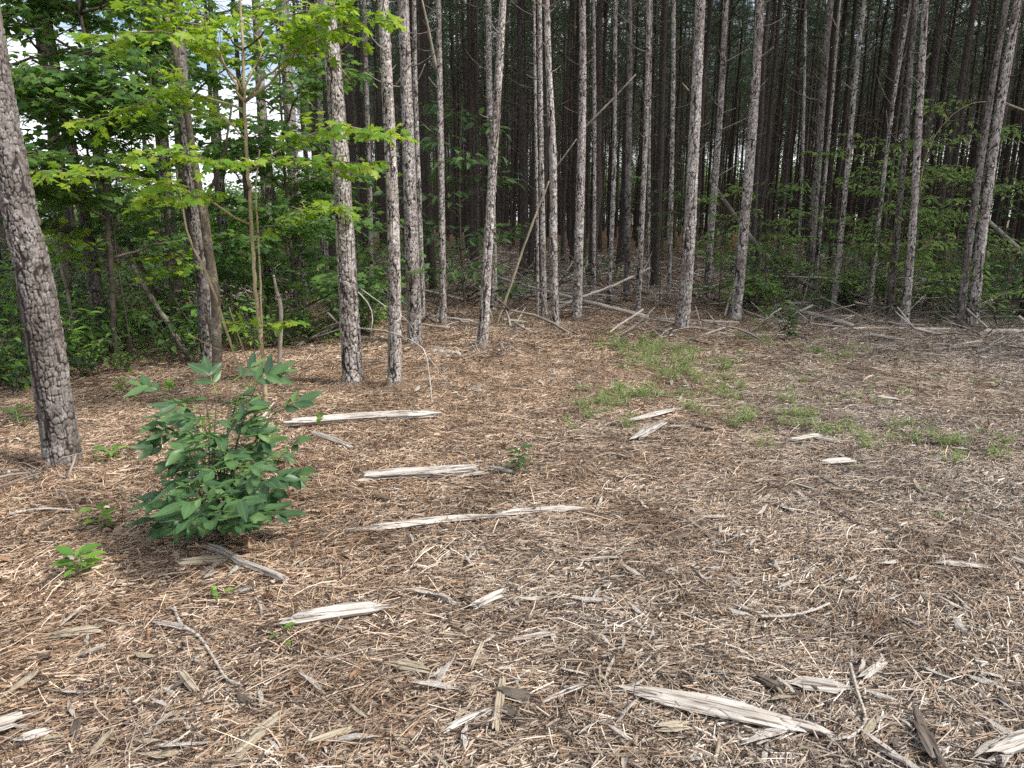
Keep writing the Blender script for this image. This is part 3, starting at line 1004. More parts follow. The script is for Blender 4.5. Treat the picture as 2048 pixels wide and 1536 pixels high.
scatter("distant_pines", np.stack([a[:, 1], a[:, 2], height(a[:, 1], a[:, 2])], -1),
        np.stack([rng.normal(0, .012, len(a)), rng.normal(0, .012, len(a)), rng.uniform(0, 6.28, len(a))], -1), sc,
        [t[3] for t in TRUNKS], "far rows of pine trunks fading into the dark plantation", "pine forest")


# ---------------------------------------------------------------- leaves
def tpl_maple(k=0):
    """five-lobed leaf, petiole at origin, tip towards +X, unit length."""
    half = [(0.0, 0.0), (-.06, .10), (.0, .22), (-.10, .34), (.06, .34), (.14, .40), (.20, .33), (.30, .34), (.42, .52), (.50, .62), (.50, .50), (.60, .52), (.56, .40), (.50, .22), (.64, .20), (.72, .26), (.80, .22), (.80, .12), (1.0, 0.0)]
    half = np.array(half) * [1, .95]
    up = half[1:-1]
    out = np.vstack([half[0], up, half[-1], up[::-1] * [1, -1]])
    ctr = np.array([[.34, 0.]])
    v2 = np.vstack([ctr, out])
    z = -.22 * np.abs(v2[:, 1]) ** 1.3 - .14 * v2[:, 0] ** 2 + .03 * np.sin(v2[:, 0] * 9 + k)
    v = np.column_stack([v2, z])
    n = len(out)
    t = [(0, 1 + i, 1 + (i + 1) % n) for i in range(n)]
    pv = np.array([[-.45, .012, .06], [-.45, -.012, .06], [.0, -.014, 0], [.0, .014, 0]])
    return np.vstack([v, pv]), np.array(t), np.array([[0, 1, 2, 3]]) + len(v)


def tpl_maple_lo():
    half = [(0.0, 0.0), (-.05, .22), (.08, .36), (.22, .32), (.48, .58), (.52, .24), (.76, .22), (1.0, 0.0)]
    half = np.array(half); up = half[1:-1]
    out = np.vstack([half[0], up, half[-1], up[::-1] * [1, -1]])
    v2 = np.vstack([[[.34, 0.]], out])
    v = np.column_stack([v2, -.25 * np.abs(v2[:, 1]) - .12 * v2[:, 0] ** 2])
    n = len(out)
    return v, np.array([(0, 1 + i, 1 + (i + 1) % n) for i in range(n)]), None


def tpl_oval(w=.4, n=6, fold=.35, droop=.25, tip=1.0):
    x = np.linspace(0, 1, n + 1)
    wy = w / 2 * np.sin(np.pi * x ** .85) ** .8 * (1 - .25 * x)
    wy[0] = .008; wy[-1] = .0
    z0 = -droop * x ** 2
    L = np.column_stack([x, wy, z0 + fold * wy]); C = np.column_stack([x, 0 * x, z0]); Rr_ = np.column_stack([x, -wy, z0 + fold * wy])
    v = np.vstack([L, C, Rr_]); m = n + 1
    q = [(i, i + m, i + 1 + m, i + 1) for i in range(n)] + [(i + m, i + 2 * m, i + 1 + 2 * m, i + 1 + m) for i in range(n)]
    return v, np.zeros((0, 3), int), np.array(q)


def tpl_oval_hi(w, n=12, fold=.3, droop=.28, wave=.008, seed=0):
    g = np.random.default_rng(seed)
    x = np.linspace(0, 1, n + 1)
    wy = w / 2 * (np.sin(np.pi * x ** .88) ** .95) * (1.12 - .25 * x)
    wy = wy * 1.0; wy[0] = .01; wy[-1] = 0
    z0 = -droop * x ** 2 + .05 * np.sin(x * 5 + g.random() * 6)
    cols = []
    for f in (1, .5, 0, -.5, -1):
        cols.append(np.column_stack([x, wy * f, z0 + fold * abs(f) * wy * (1.2 - abs(f) * .5) + wave * np.sin(x * 14 + f * 2 + seed) * abs(f)]))
    v = np.vstack(cols); m = n + 1
    q = [(c * m + i, (c + 1) * m + i, (c + 1) * m + i + 1, c * m + i + 1) for c in range(4) for i in range(n)]
    return v, np.zeros((0, 3), int), np.array(q)


def bake(mb, tpl, pos, d, nrm, size, rnd, m=0):
    """pos,d,nrm: n x 3; size n."""
    v, t, q = tpl
    pos = np.asarray(pos, float); d = np.asarray(d, float); nrm = np.asarray(nrm, float)
    d = d / np.linalg.norm(d, axis=1, keepdims=True)
    s = np.cross(nrm, d); s /= np.maximum(np.linalg.norm(s, axis=1, keepdims=True), 1e-6)
    u = np.cross(d, s)
    n = len(pos); k = len(v)
    size = np.asarray(size)[:, None, None]
    V = pos[:, None, :] + size * (v[None, :, 0:1] * d[:, None, :] + v[None, :, 1:2] * s[:, None, :] + v[None, :, 2:3] * u[:, None, :])
    o = (np.arange(n) * k)[:, None, None]
    T = (t[None] + o).reshape(-1, 3) if t is not None and len(t) else None
    Q = (q[None] + o).reshape(-1, 4) if q is not None and len(q) else None
    mb.add(V.reshape(-1, 3), Q, T, m=m, rnd=np.repeat(rnd, k))


def tplmesh(tpl, name, mt):
    mb = MB(); mb.add(tpl[0], tpl[2], tpl[1]); return mb.mesh(name, [mt])


def leaf_objects(root, name, meshes, pos, d, nrm, size, g):
    for i in range(len(pos)):
        dd = Vector(d[i]).normalized(); nn = Vector(nrm[i]); s = nn.cross(dd).normalized(); u = dd.cross(s)
        mt = Matrix(((dd.x, s.x, u.x, 0), (dd.y, s.y, u.y, 0), (dd.z, s.z, u.z, 0), (0, 0, 0, 1)))
        o = link(name, meshes[int(g.integers(0, len(meshes)))], root)
        o.matrix_local = Matrix.Translation(Vector(pos[i])) @ mt @ Matrix.Diagonal((size[i],) * 3 + (1,))


def spray(p, r0, mb, g, step=.07, tw=(.15, .4), lstep=.07, size=(.07, .11), start=.2, droop=.1, flat=.25, updir=.05, double=True, twr=.0025):
    """twigs alternate along branch polyline p; returns leaf frames."""
    L = np.sum(np.linalg.norm(np.diff(p, axis=0), axis=1))
    n = max(3, int(L / step))
    pos, D, Nn, Sz = [], [], [], []
    pp = smooth_path(p, n)
    d, _, _ = frames(pp)
    side = 1; flat = max(flat, .2)
    for i in range(n):
        if i / n < start: continue
        side = -side
        h = np.cross(d[i], [0, 0, 1.]); h /= max(np.linalg.norm(h), 1e-6)
        t = (i / n - start) / (1 - start)
        l = g.uniform(*tw) * (1.0 - .55 * t)
        dr = d[i] * .6 + h * side * g.uniform(.5, 1.1) + [0, 0, g.normal(updir, flat)]
        dr /= np.linalg.norm(dr)
        q = [pp[i], pp[i] + dr * l * .5 + [0, 0, .0], pp[i] + dr * l - [0, 0, droop * l]]
        tube(mb, q, [twr * 1.3, twr, twr * .6], 3, cap=False)
        m = max(1, int(l / lstep))
        for j in range(m + 1):
            s = (j + .6) / (m + .6)
            c = pp[i] + dr * l * s - [0, 0, droop * l * s * s]
            hh = np.cross(dr, [0, 0, 1.]); hh /= max(np.linalg.norm(hh), 1e-6)
            for sd in ((1, -1) if double and j < m else (0,)):
                ld = dr * .6 + hh * sd * g.uniform(.6, 1.1) + g.normal(0, .18, 3) - [0, 0, .15 + droop]
                ld /= np.linalg.norm(ld)
                nr = np.array([0, -.15, 1.]) + g.normal(0, .42, 3)
                a = g.uniform(*size)
                pos.append(c + ld * a * .35); D.append(ld); Nn.append(nr); Sz.append(a)
    return pos, D, Nn, Sz


MAPLE_HI = tpl_maple(); MAPLE_LO = tpl_maple_lo()


def merge(root, name, frames_, tpl, mt, g, base, size_mul=1.0):
    pos, D, Nn, Sz = frames_
    if not len(pos): return
    mb = MB(); bake(mb, tpl, np.array(pos), np.array(D), np.array(Nn), np.array(Sz) * size_mul, g.random(len(pos)))
    o = link(name, mb.mesh(name, [mt]), root); o['kind'] = 'stuff'
    return o


# ---- the maple sapling on the left of the clearing
def px_path(pts):
    return np.array([atY(x, y, Y) for (x, y, Y) in pts])


def build_tree(label, name, cat, stems, branches, leafmat, stemmat, seed, tpls, indiv=0, spray_kw={}, group=None, sub=0):
    g = np.random.default_rng(seed)
    b = stems[0][0][0]
    base = np.array(b, float).copy()
    root = link(name, None, None, Vector(base))
    tag(root, label, cat, group)
    for (p, r0, r1) in stems:
        mb = MB(); q = smooth_path(np.array(p), max(8, len(p) * 6)); q = q + g.normal(0, r0 * .15, q.shape)
        tube(mb, q - base, np.linspace(r0, r1, len(q)), 8, .06)
        link("stem", mb.mesh("stem", [stemmat]), root)
    tw = MB()
    P, D, Nn, Sz = [], [], [], []
    for br in branches:
        p, r0, kw = br if len(br) == 3 else (*br, {})
        kk = dict(spray_kw); kk.update(kw)
        q = smooth_path(np.array(p), 12); q[1:] += g.normal(0, .012, q[1:].shape)
        mb = MB(); tube(mb, q - base, np.linspace(r0, .003, 12), 5, .05)
        bo = link("branch", mb.mesh("branch", [stemmat if r0 > .008 else M['stem_dark']]), root)
        a = spray(q - base, r0, tw, g, **kk)
        P += a[0]; D += a[1]; Nn += a[2]; Sz += a[3]
        # secondary branches
        for s_ in range(sub):
            t = g.uniform(.25, .8); i = int(t * 11); s0 = q[i]
            dd = q[min(11, i + 1)] - q[i]; dd /= np.linalg.norm(dd)
            h = np.cross(dd, [0, 0, 1.]) * g.choice([-1, 1])
            l = np.linalg.norm(q[-1] - q[0]) * g.uniform(.3, .5)
            e = s0 + (dd * .7 + h * .9 + [0, 0, g.normal(.1, .15)]) * l
            qq = smooth_path([s0, (s0 + e) / 2 + g.normal(0, .03, 3), e], 6) - base
            tube(tw, qq, np.linspace(r0 * .5, .002, 6), 4, cap=False)
            a = spray(qq, r0, tw, g, **{**kk, 'start': .1})
            P += a[0]; D += a[1]; Nn += a[2]; Sz += a[3]
    link("twigs", tw.mesh("twigs", [M['stem_dark']]), root)["kind"] = "stuff"
    P = np.array(P); D = np.array(D); Nn = np.array(Nn); Sz = np.array(Sz)
    if indiv:
        w = P + base
        appar = Sz / np.linalg.norm(w - [0, 0, CAMH], axis=1)
        inv = (np.abs(w[:, 0] / w[:, 1]) < .72) & ((w[:, 2] - CAMH) / w[:, 1] < .29)
        order = np.argsort(-(appar * inv))
        a, bb = order[:indiv], order[indiv:]
        mt = tplmesh(tpls[0], "leaf", leafmat)
        mt2 = tplmesh((tpls[0][0] * [1, .92, 1.6], tpls[0][1], tpls[0][2]), "leaf", leafmat)
        leaf_objects(root, "leaf", [mt, mt2], P[a], D[a], Nn[a], Sz[a], g)
    else:
        bb = np.arange(len(P))
    merge(root, "foliage", (P[bb], D[bb], Nn[bb], Sz[bb]), tpls[1], leafmat, g, base)
    print(label[:30], "leaves", len(P))
    return root


sb = gnd(532, 822)
Ym = sb[1]
mstem = [sb] + [atY(x, y, Ym + dy) for x, y, dy in ((526, 720, 0), (512, 587, 0), (503, 450, .02), (496, 342, .03), (489, 205, .05), (484, 60, .1), (470, -160, .1))]
mstem2 = [sb + [-.03, .05, 0]] + [atY(x, y, Ym + dy) for x, y, dy in ((526, 747, .1), (522, 600, .15), (517, 484, .15), (512, 380, .2), (520, 300, .25))]


def mp(*pts):
    return [atY(x, y, Ym + dy) for x, y, dy in pts]


MB_ = [
    (mp((489, 205, .05), (545, 135, -.05), (610, 85, -.1), (690, 50, -.2), (770, 45, -.3)), .011),
    (mp((489, 205, .05), (560, 150, .1), (620, 60, .1), (660, 0, .1), (700, -80, .1)), .012, dict(start=.3)),
    (mp((489, 205, .05), (450, 130, .0), (415, 60, .0), (385, -20, -.1)), .012),
    (mp((487, 190, .05), (430, 110, -.2), (340, 70, -.5), (250, 65, -.7), (180, 75, -.8)), .010),
    (mp((488, 180, .05), (520, 100, .2), (500, 40, .3), (560, -20, .3)), .009),
    (mp((496, 342, .03), (560, 300, -.1), (640, 262, -.2), (720, 255, -.3), (795, 268, -.4)), .009),
    (mp((495, 330, .03), (570, 320, -.25), (650, 320, -.4), (740, 330, -.5)), .008),
    (mp((503, 450, .02), (420, 400, -.3), (320, 365, -.6), (210, 350, -.9), (90, 350, -1.1)), .010),
    (mp((498, 380, .02), (440, 330, -.4), (400, 315, -.6), (345, 300, -.8), (290, 310, -.9)), .007),
    (mp((488, 220, .05), (400, 190, .2), (330, 190, .3), (240, 230, .3), (150, 240, .2)), .010),
    (mp((492, 280, .05), (440, 230, .3), (390, 215, .5), (340, 150, .5)), .009),
    (mp((484, 100, .1), (420, 40, -.3), (330, 20, -.5), (250, 0, -.7)), .008),
    (mp((484, 100, .1), (560, 40, -.2), (640, 20, -.3), (740, -30, -.4)), .008),
    (mp((525, 700, 0), (500, 655, -.1), (470, 650, -.15)), .004, dict(tw=(.06, .12), start=.3)),
    (mp((523, 680, 0), (550, 650, -.05), (580, 645, -.1)), .004, dict(tw=(.06, .12), start=.3)),
    (mp((503, 470, .02), (560, 440, .3), (640, 410, .4), (690, 430, .5)), .008),
]
build_tree("sunlit yellow-green maple sapling with slim tan stem behind the dark shrub", "maple_sapling", "sapling",
           [(mstem, .019, .009), (mstem2, .012, .006)], MB_, M['maple'], M['stem'], 31, (MAPLE_HI, MAPLE_HI), indiv=290,
           spray_kw=dict(step=.058, tw=(.14, .42), lstep=.068, size=(.062, .10), start=.22, droop=.08, flat=.12))


# ---- generic saplings and shrubs
def random_sapling(label, name, cat, bx, by, H, Rr, nb, leafmat, tpls, seed, size, lean=(0, 0), z0=.25, stem_r=.02, group=None, step=.1, tw=(.15, .45), lstep=.09, sub=1, flat=.15, stemmat=None, indiv=0, rise=(.05, .45), gp=None):
    g = np.random.default_rng(seed)
    b = np.array(gp) if gp is not None else gnd(bx, by)
    b = np.asarray(b, float); top = b + [lean[0], lean[1], H]
    st = smooth_path([b, b * .5 + top * .5 + g.normal(0, .05 * H * .3, 3) * [1, 1, 0], top], 14)
    brs = []
    for i in range(nb):
        t = z0 + (1 - z0) * (i + g.random() * .5) / nb
        s = st[int(min(13, t * 13))]
        a = i * 2.4 + g.normal(0, .5)
        L = Rr * (1 - .55 * t) * g.uniform(.65, 1.15)
        up = g.uniform(*rise)
        e = s + [math.cos(a) * L, math.sin(a) * L, up * L]
        brs.append(([s, s * .45 + e * .55 + [0, 0, .06 * L], e], max(.004, stem_r * .45)))
    return build_tree(label, name, cat, [(st, stem_r, stem_r * .25)], brs, leafmat, stemmat or M['stem_dark'], seed, tpls, indiv=indiv,
                      spray_kw=dict(step=step, tw=tw, lstep=lstep, size=size, start=.2, droop=.12, flat=flat), group=group, sub=sub)


OV = tpl_oval(.45, 4); OVN = tpl_oval(.32, 4)
# dark maples behind the large left pine
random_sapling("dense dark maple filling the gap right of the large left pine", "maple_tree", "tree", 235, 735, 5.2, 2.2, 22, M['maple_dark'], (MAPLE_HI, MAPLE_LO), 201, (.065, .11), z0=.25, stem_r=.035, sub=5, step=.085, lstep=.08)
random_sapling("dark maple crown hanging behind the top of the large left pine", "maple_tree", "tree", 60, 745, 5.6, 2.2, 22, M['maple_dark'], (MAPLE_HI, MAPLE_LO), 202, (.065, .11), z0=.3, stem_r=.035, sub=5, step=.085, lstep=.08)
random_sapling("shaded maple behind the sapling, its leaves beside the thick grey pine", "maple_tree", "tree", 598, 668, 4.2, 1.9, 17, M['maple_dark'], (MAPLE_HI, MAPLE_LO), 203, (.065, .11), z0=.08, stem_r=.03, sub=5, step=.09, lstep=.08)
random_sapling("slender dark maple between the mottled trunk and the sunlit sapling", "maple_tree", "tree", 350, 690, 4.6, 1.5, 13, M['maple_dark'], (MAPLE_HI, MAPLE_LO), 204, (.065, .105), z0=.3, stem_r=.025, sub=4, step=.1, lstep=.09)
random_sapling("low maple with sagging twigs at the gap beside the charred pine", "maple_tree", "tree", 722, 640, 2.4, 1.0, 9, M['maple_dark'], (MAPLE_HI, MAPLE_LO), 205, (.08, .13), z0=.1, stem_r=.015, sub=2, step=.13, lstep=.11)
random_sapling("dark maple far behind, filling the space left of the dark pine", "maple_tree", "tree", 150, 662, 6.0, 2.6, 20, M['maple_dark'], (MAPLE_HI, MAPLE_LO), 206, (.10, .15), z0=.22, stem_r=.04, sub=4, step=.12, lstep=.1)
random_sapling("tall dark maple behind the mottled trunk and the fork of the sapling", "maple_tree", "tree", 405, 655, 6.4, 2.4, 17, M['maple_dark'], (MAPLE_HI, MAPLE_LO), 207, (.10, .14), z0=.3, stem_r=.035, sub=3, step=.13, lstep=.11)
random_sapling("young maple hanging over the shaded floor between the large left pine and the mottled trunk", "maple_sapling", "sapling", 268, 728, 2.5, 1.15, 12, M['maple'], (MAPLE_HI, MAPLE_LO), 208, (.07, .11), z0=.35, stem_r=.012, sub=2, step=.11, lstep=.1)
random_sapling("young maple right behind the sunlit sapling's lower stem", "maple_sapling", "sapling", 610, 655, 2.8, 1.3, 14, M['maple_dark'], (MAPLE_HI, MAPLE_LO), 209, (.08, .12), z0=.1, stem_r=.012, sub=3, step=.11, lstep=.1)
# centre
random_sapling("dark buckeye-like shrub tree with drooping leaves behind the slim reddish pine", "understory_tree", "tree", 930, 622, 3.4, 1.35, 15, M['shrub'], (OV, OV), 211, (.14, .22), z0=.05, stem_r=.022, sub=2, step=.14, lstep=.12)
random_sapling("small green sapling beside the tall pale pine, just left of it", "sapling", "sapling", 1318, 615, 2.6, .75, 9, M['shrub'], (OV, OV), 212, (.08, .12), z0=.45, stem_r=.01, sub=1, step=.12, lstep=.09)
# right
RS = [
    ("leafy green sapling between the tall pale pine and the pale leaning pine", 1436, 625, 1.9, .85, 10, .1),
    ("leafy sapling right of the pale leaning pine", 1530, 615, 2.2, 1.0, 11, .05),
    ("dark leafy thicket plant at the foot of the broad dark pine", 1585, 600, 2.2, 1.1, 11, .05),
    ("arching sapling over the gap right of the broad dark pine", 1702, 622, 3.0, 1.2, 12, .3),
    ("bright sapling in front of the dark pine among the thicket", 1765, 640, 2.2, .95, 11, .12),
    ("tall leafy sapling between the speckled pine and the leaning pair", 1880, 640, 3.2, 1.35, 15, .05),
    ("bushy sapling left of the leaning pair, low and wide", 1850, 625, 2.4, 1.2, 12, .05),
    ("shaded leafy bush right of the leaning pair", 2040, 620, 2.0, 1.1, 12, .05),
    ("low leafy sprout at the foot of the pale leaning pine", 1500, 632, .7, .5, 7, .05),
]
for i, (lab, x, y, H, r_, nb_, zz) in enumerate(RS):
    random_sapling(lab, "sapling", "sapling", x, y, H, r_, int(nb_ * 1.05), M['sapling'] if i not in (2, 7) else M['shrub'], (OV, OV), 230 + i, (.08, .125), z0=zz, stem_r=.012, sub=3, step=.11, lstep=.09, group='saplings in the thicket at the forest edge')

# drooping vine with pale leaves near the leaning pair
vb = gnd(1800, 648); Yv = vb[1]
build_tree("arching bare stem with dangling pale leaves left of the leaning pair", "arching_sapling", "sapling",
           [([atY(1800, 648, Yv) * [1, 1, 0] + [0, 0, height(*vb[:2])], atY(1830, 450, Yv), atY(1850, 320, Yv), atY(1890, 245, Yv), atY(1940, 208, Yv), atY(1975, 203, Yv)], .011, .004)],
           [([atY(1845, 330, Yv), atY(1870, 290, Yv - .1), atY(1900, 270, Yv - .2), atY(1950, 260, Yv - .2)], .005),
            ([atY(1860, 290, Yv), atY(1850, 250, Yv + .1), atY(1880, 215, Yv + .1), atY(1930, 195, Yv)], .005),
            ([atY(1840, 340, Yv), atY(1810, 300, Yv), atY(1780, 290, Yv - .1)], .005),
            ([atY(1890, 245, Yv), atY(1950, 240, Yv), atY(1970, 290, Yv)], .004)],
           M['pale_leaf'], M['stem'], 260, (OV, OV), spray_kw=dict(step=.12, tw=(.08, .2), lstep=.1, size=(.06, .10), start=.1, droop=.8, flat=.3))


# ---- mottled hardwood in front of the dark pine
def plain_tree(label, pts, mt, seed, name='hardwood_tree', cat='tree', group=None, k=12, jit=.05, z_off=0):
    b = gnd(pts[0][0], pts[0][1]); Y = b[1]
    P = [b - [0, 0, .05]]; Rr = [pts[0][2] / 2 / F * Y / CP * .85]
    for x, y, w in pts[1:]:
        d = ray(x, y); t = Y / d[1]; P.append(np.array([0, 0, CAMH]) + t * d); Rr.append(w / 2 / F * t * math.cos(math.atan(abs(x - 1024) / F)))
    q = smooth_path(np.column_stack([P, Rr]), 60)
    root = link(name, None, None, Vector(b)); tag(root, label, cat, group)
    mb = MB(); tube(mb, q[:, :3] - b, q[:, 3], k, jit)
    link("trunk", mb.mesh("trunk", [mt]), root)
    return root, b, Y


r_, b_, Y_ = plain_tree("pale mottled crooked trunk in front of the thick dark pine", [(434, 742, 23), (431, 600, 20), (417, 500, 19), (408, 430, 20), (398, 380, 17), (385, 300, 15), (366, 180, 13), (340, 60, 11), (315, -60, 9)], M['mottled'], 1, k=20)
mb = MB(); tube(mb, px_path([(400, 415, Y_), (425, 370, Y_ - .1), (450, 300, Y_ - .2), (465, 200, Y_ - .2)]) - b_, np.linspace(.02, .008, 4), 6, .1)
link("branch", mb.mesh("branch", [M['stem_dark']]), r_)
plain_tree("broken-topped thin grey snag right of the maple sapling stems", [(557, 776, 10), (560, 700, 9), (562, 620, 8), (553, 580, 7), (547, 550, 4)], M['twig'], 2, name='dead_snag', cat='dead tree')
plain_tree("slim grey leafless-looking stem just right of the large left pine", [(147, 716, 9), (138, 600, 8), (124, 540, 8), (113, 470, 8), (100, 330, 6), (95, 200, 5)], M['twig'], 3, name='thin_tree')
plain_tree("thin light stem near the left end of the shaded forest floor", [(235, 650, 6), (237, 560, 5), (240, 480, 5), (232, 350, 4)], M['twig'], 4, name='thin_tree')
plain_tree("pair-standing thin stem left of the dark pine and mottled trunk", [(362, 640, 6), (366, 560, 5), (364, 470, 5), (352, 330, 4)], M['twig'], 5, name='thin_tree')


# ---- poles, logs, leaning dead trunks
def pole(label, name, pts, r0, r1, mt, cat, seed=0, k=8, jit=.08, group=None, n=24, branches=0):
    """pts: list of 3D points"""
    g = np.random.default_rng(seed)
    P = np.array(pts, float)
    base = P[0].copy()
    q = smooth_path(P, n) + g.normal(0, r0 * .12, (n, 3))
    ax = P[-1] - P[0]; ax /= np.linalg.norm(ax)
    # local frame with X along the length so the grain follows the wood
    zx = Vector(ax).to_track_quat('X', 'Z')
    Rm = np.array(zx.to_matrix())
    root = link(name, None, Vector(base) and None, Vector(base))
    root.rotation_mode = 'QUATERNION'; root.rotation_quaternion = zx
    tag(root, label, cat, group)
    mb = MB(); L = (q - base) @ Rm
    tube(mb, L, np.linspace(r0, r1, n) * (1 + .08 * g.normal(0, 1, n)), k, jit)
    link("trunk" if r0 > .03 else "stem", mb.mesh("wood", [mt]), root)
    if branches:
        for i in range(branches):
            t = g.uniform(.3, 1); c = L[int(t * (n - 1))]
            d = np.array([g.uniform(.2, .9), g.normal(0, .6), g.normal(.3, .5)]); d /= np.linalg.norm(d); l = g.uniform(.2, .7)
            m2 = MB(); tube(m2, [c, c + d * l * .5 + g.normal(0, .03, 3), c + d * l], [r1 * .6, r1 * .4, r1 * .2], 4)
            link("side_branch", m2.mesh("side_branch", [mt]), root)
    return root


def G(x, y, up=0.0):
    p = gnd(x, y); return p + [0, 0, up]


def onY(x, y, Y):
    return atY(x, y, Y)


lg = lambda x, y, r: G(x, y, r * .7)
Yc = gnd(1153, 640)[1]
pole("long pale fallen pole sloping down to the right behind the log-crossing pine", "fallen_pole", [onY(930, 532, Yc + 1.9), onY(1040, 568, Yc + 1.4), onY(1160, 600, Yc + .35), G(1297, 640, .05)], .022, .034, M['wood_grey'], "fallen pole", 1)
pole("pale fallen pole rising to the right, crossing the long sloping pole", "fallen_pole", [G(1080, 640, .03), onY(1150, 600, Yc + .2), onY(1230, 570, Yc + .5), onY(1300, 536, Yc + 1.0)], .028, .016, M['wood_grey'], "fallen pole", 2, branches=3)
Yl = gnd(993, 648)[1]
pole("leaning tan dead pole propped between the bent pine and the slim pines", "leaning_pole", [G(993, 648, -.02), onY(1030, 545, Yl), onY(1064, 450, Yl), onY(1098, 362, Yl)], .024, .014, M['wood_tan'], "dead pole", 3)
pole("grey fallen log left of the slim reddish pine, running behind the charred pine", "fallen_log", [lg(716, 618, .05) + [0, 0, .03], lg(830, 632, .05), lg(945, 648, .05)], .034, .028, M['wood_grey'], "log", 4)
pole("thin pale pole lying level between the bent pine and the wavy pine", "fallen_pole", [lg(972, 660, .03), lg(1040, 660, .03), lg(1112, 663, .03)], .022, .018, M['wood'], "fallen pole", 5)
pole("straight pole lying across the foot of the tall pale pine", "fallen_log", [lg(1305, 641, .04), lg(1380, 645, .04), lg(1478, 649, .04)], .025, .022, M['wood_grey'], "log", 6)
pole("thin sloping dead pole right of the pale leaning pine", "fallen_pole", [onY(1380, 565, 13.2), onY(1486, 596, 12.6), onY(1600, 622, 11.3), G(1705, 656, .04)], .03, .035, M['wood_grey'], "fallen pole", 7, branches=3)
pole("dark dead pole slanting behind the thicket, from high left to the low right", "leaning_pole", [onY(1420, 360, 15), onY(1497, 468, 14.5), onY(1563, 541, 13.8), onY(1735, 622, 12.2)], .035, .05, M['dead'], "dead pole", 8)
pole("very long pale pole lying on the straw in front of the right-hand pines", "fallen_pole", [lg(1445, 676, .03), lg(1560, 672, .03), lg(1713, 661, .04), lg(1900, 663, .04)], .014, .022, M['wood'], "fallen pole", 9, branches=1)
pole("short pale log at the right edge beyond the leaning pair", "fallen_log", [lg(1965, 667, .04), lg(2075, 669, .04)], .045, .04, M['wood'], "log", 10)
pole("dark stick raised off the ground before the leaning pair", "fallen_branch", [G(1870, 690, .03), onY(1930, 672, 9.4), onY(1985, 652, 9.3)], .014, .007, M['wood_dark'], "branch", 11)
pole("leaning grey pole at the right edge behind the leaning pair", "leaning_pole", [onY(1975, 440, 12.5), onY(2048, 505, 12.2), onY(2200, 625, 11.5)], .03, .045, M['wood_grey'], "dead pole", 12)
pole("grey leaning dead trunk in the shade, its foot near the mottled trunk", "leaning_dead_trunk", [G(385, 724, -.02), onY(318, 620, 8.2), onY(262, 530, 8.4), onY(219, 470, 8.6)], .036, .022, M['dead'], "dead tree", 13)
pole("dark leaning dead trunk crossing behind the grey leaning one", "leaning_dead_trunk", [G(352, 668, -.02), onY(300, 570, 10.4), onY(253, 480, 10.6), onY(190, 380, 10.8)], .05, .035, M['stem_dark'], "dead tree", 14)
pole("tan stem slanting up left from the maple sapling's foot", "leaning_sapling", [sb + [-.05, .1, 0], onY(482, 744, Ym + .1), onY(423, 570, Ym + .1), onY(379, 477, Ym + .1), onY(360, 380, Ym + .2)], .013, .007, M['stem'], "stem", 15, branches=3)
pole("thin short tan stem slanting beside the maple sapling", "leaning_sapling", [sb + [-.02, .08, 0], onY(512, 768, Ym + .1), onY(480, 680, Ym + .05), onY(458, 614, Ym)], .008, .004, M['stem'], "stem", 16)
pole("thin whitish branch arching over the straw from the thick grey pine to the ground", "arching_branch", [onY(655, 625, 6.9), onY(690, 652, 6.7), onY(770, 662, 6.5), onY(830, 685, 6.3), onY(853, 715, 6.2), G(865, 812, 0)], .008, .005, M['wood'], "branch", 17)
pole("fork of the thin whitish arching branch ending further right", "arching_branch", [onY(855, 712, 6.2), onY(872, 735, 6.2), onY(895, 772, 6.2), G(878, 800, 0)], .005, .003, M['wood'], "branch", 18)
pole("thin curly pale vine beside the thick grey pine's trunk", "bare_vine", [onY(712, 580, 7.3), onY(735, 605, 7.2), onY(745, 635, 7.1), onY(738, 680, 7.0), G(722, 700, .0)], .006, .005, M['wood'], "vine", 19)
pole("bent grey vine leaving the straight pine towards the thin pine", "bare_vine", [onY(722, 578, 7.6), onY(770, 612, 7.5), onY(812, 640, 7.5), G(850, 700, .0)], .007, .004, M['wood_grey'], "vine", 20)
pole("dark fallen branch lying behind the thick grey pine", "fallen_branch", [lg(620, 662, .04), lg(700, 662, .04), lg(780, 690, .04)], .045, .03, M['wood_dark'], "branch", 21)
pole("dark rotten log lying between the two grey pines and the charred pine", "fallen_log", [lg(735, 688, .04), lg(800, 692, .04)], .04, .035, M['wood_dark'], "log", 22)
pole("pale and black rotten log right of the charred pine's foot", "fallen_log", [lg(862, 708, .04), lg(918, 714, .04)], .035, .04, M['wood_grey'], "log", 23)
pole("dark curved twig standing up from the straw right of the straight pine", "fallen_branch", [G(825, 796, .0), onY(850, 780, 6.3), onY(866, 760, 6.3)], .007, .005, M['wood_dark'], "twig", 24)
pole("thin branch lying on the straw left of the straight pine", "fallen_branch", [lg(592, 793, .02), lg(650, 793, .02), lg(740, 800, .02), lg(820, 800, .02)], .01, .008, M['wood_dark'], "twig", 25)
pole("slanting stick leaning up from the shrub's right side", "fallen_branch", [G(500, 870, .05), onY(520, 840, 5.1), onY(548, 805, 5.3)], .012, .007, M['wood'], "stick", 26)
pole("dark branch slanting over the straw right of the snag", "fallen_branch", [G(600, 690, 0), onY(640, 660, 8.6), onY(690, 640, 8.7)], .01, .006, M['wood_dark'], "branch", 27, branches=2)
pole("thin pale pole lying among weeds left of the leafy clump", "fallen_pole", [lg(1150, 688, .02), lg(1240, 690, .02)], .018, .014, M['wood'], "fallen pole", 28)
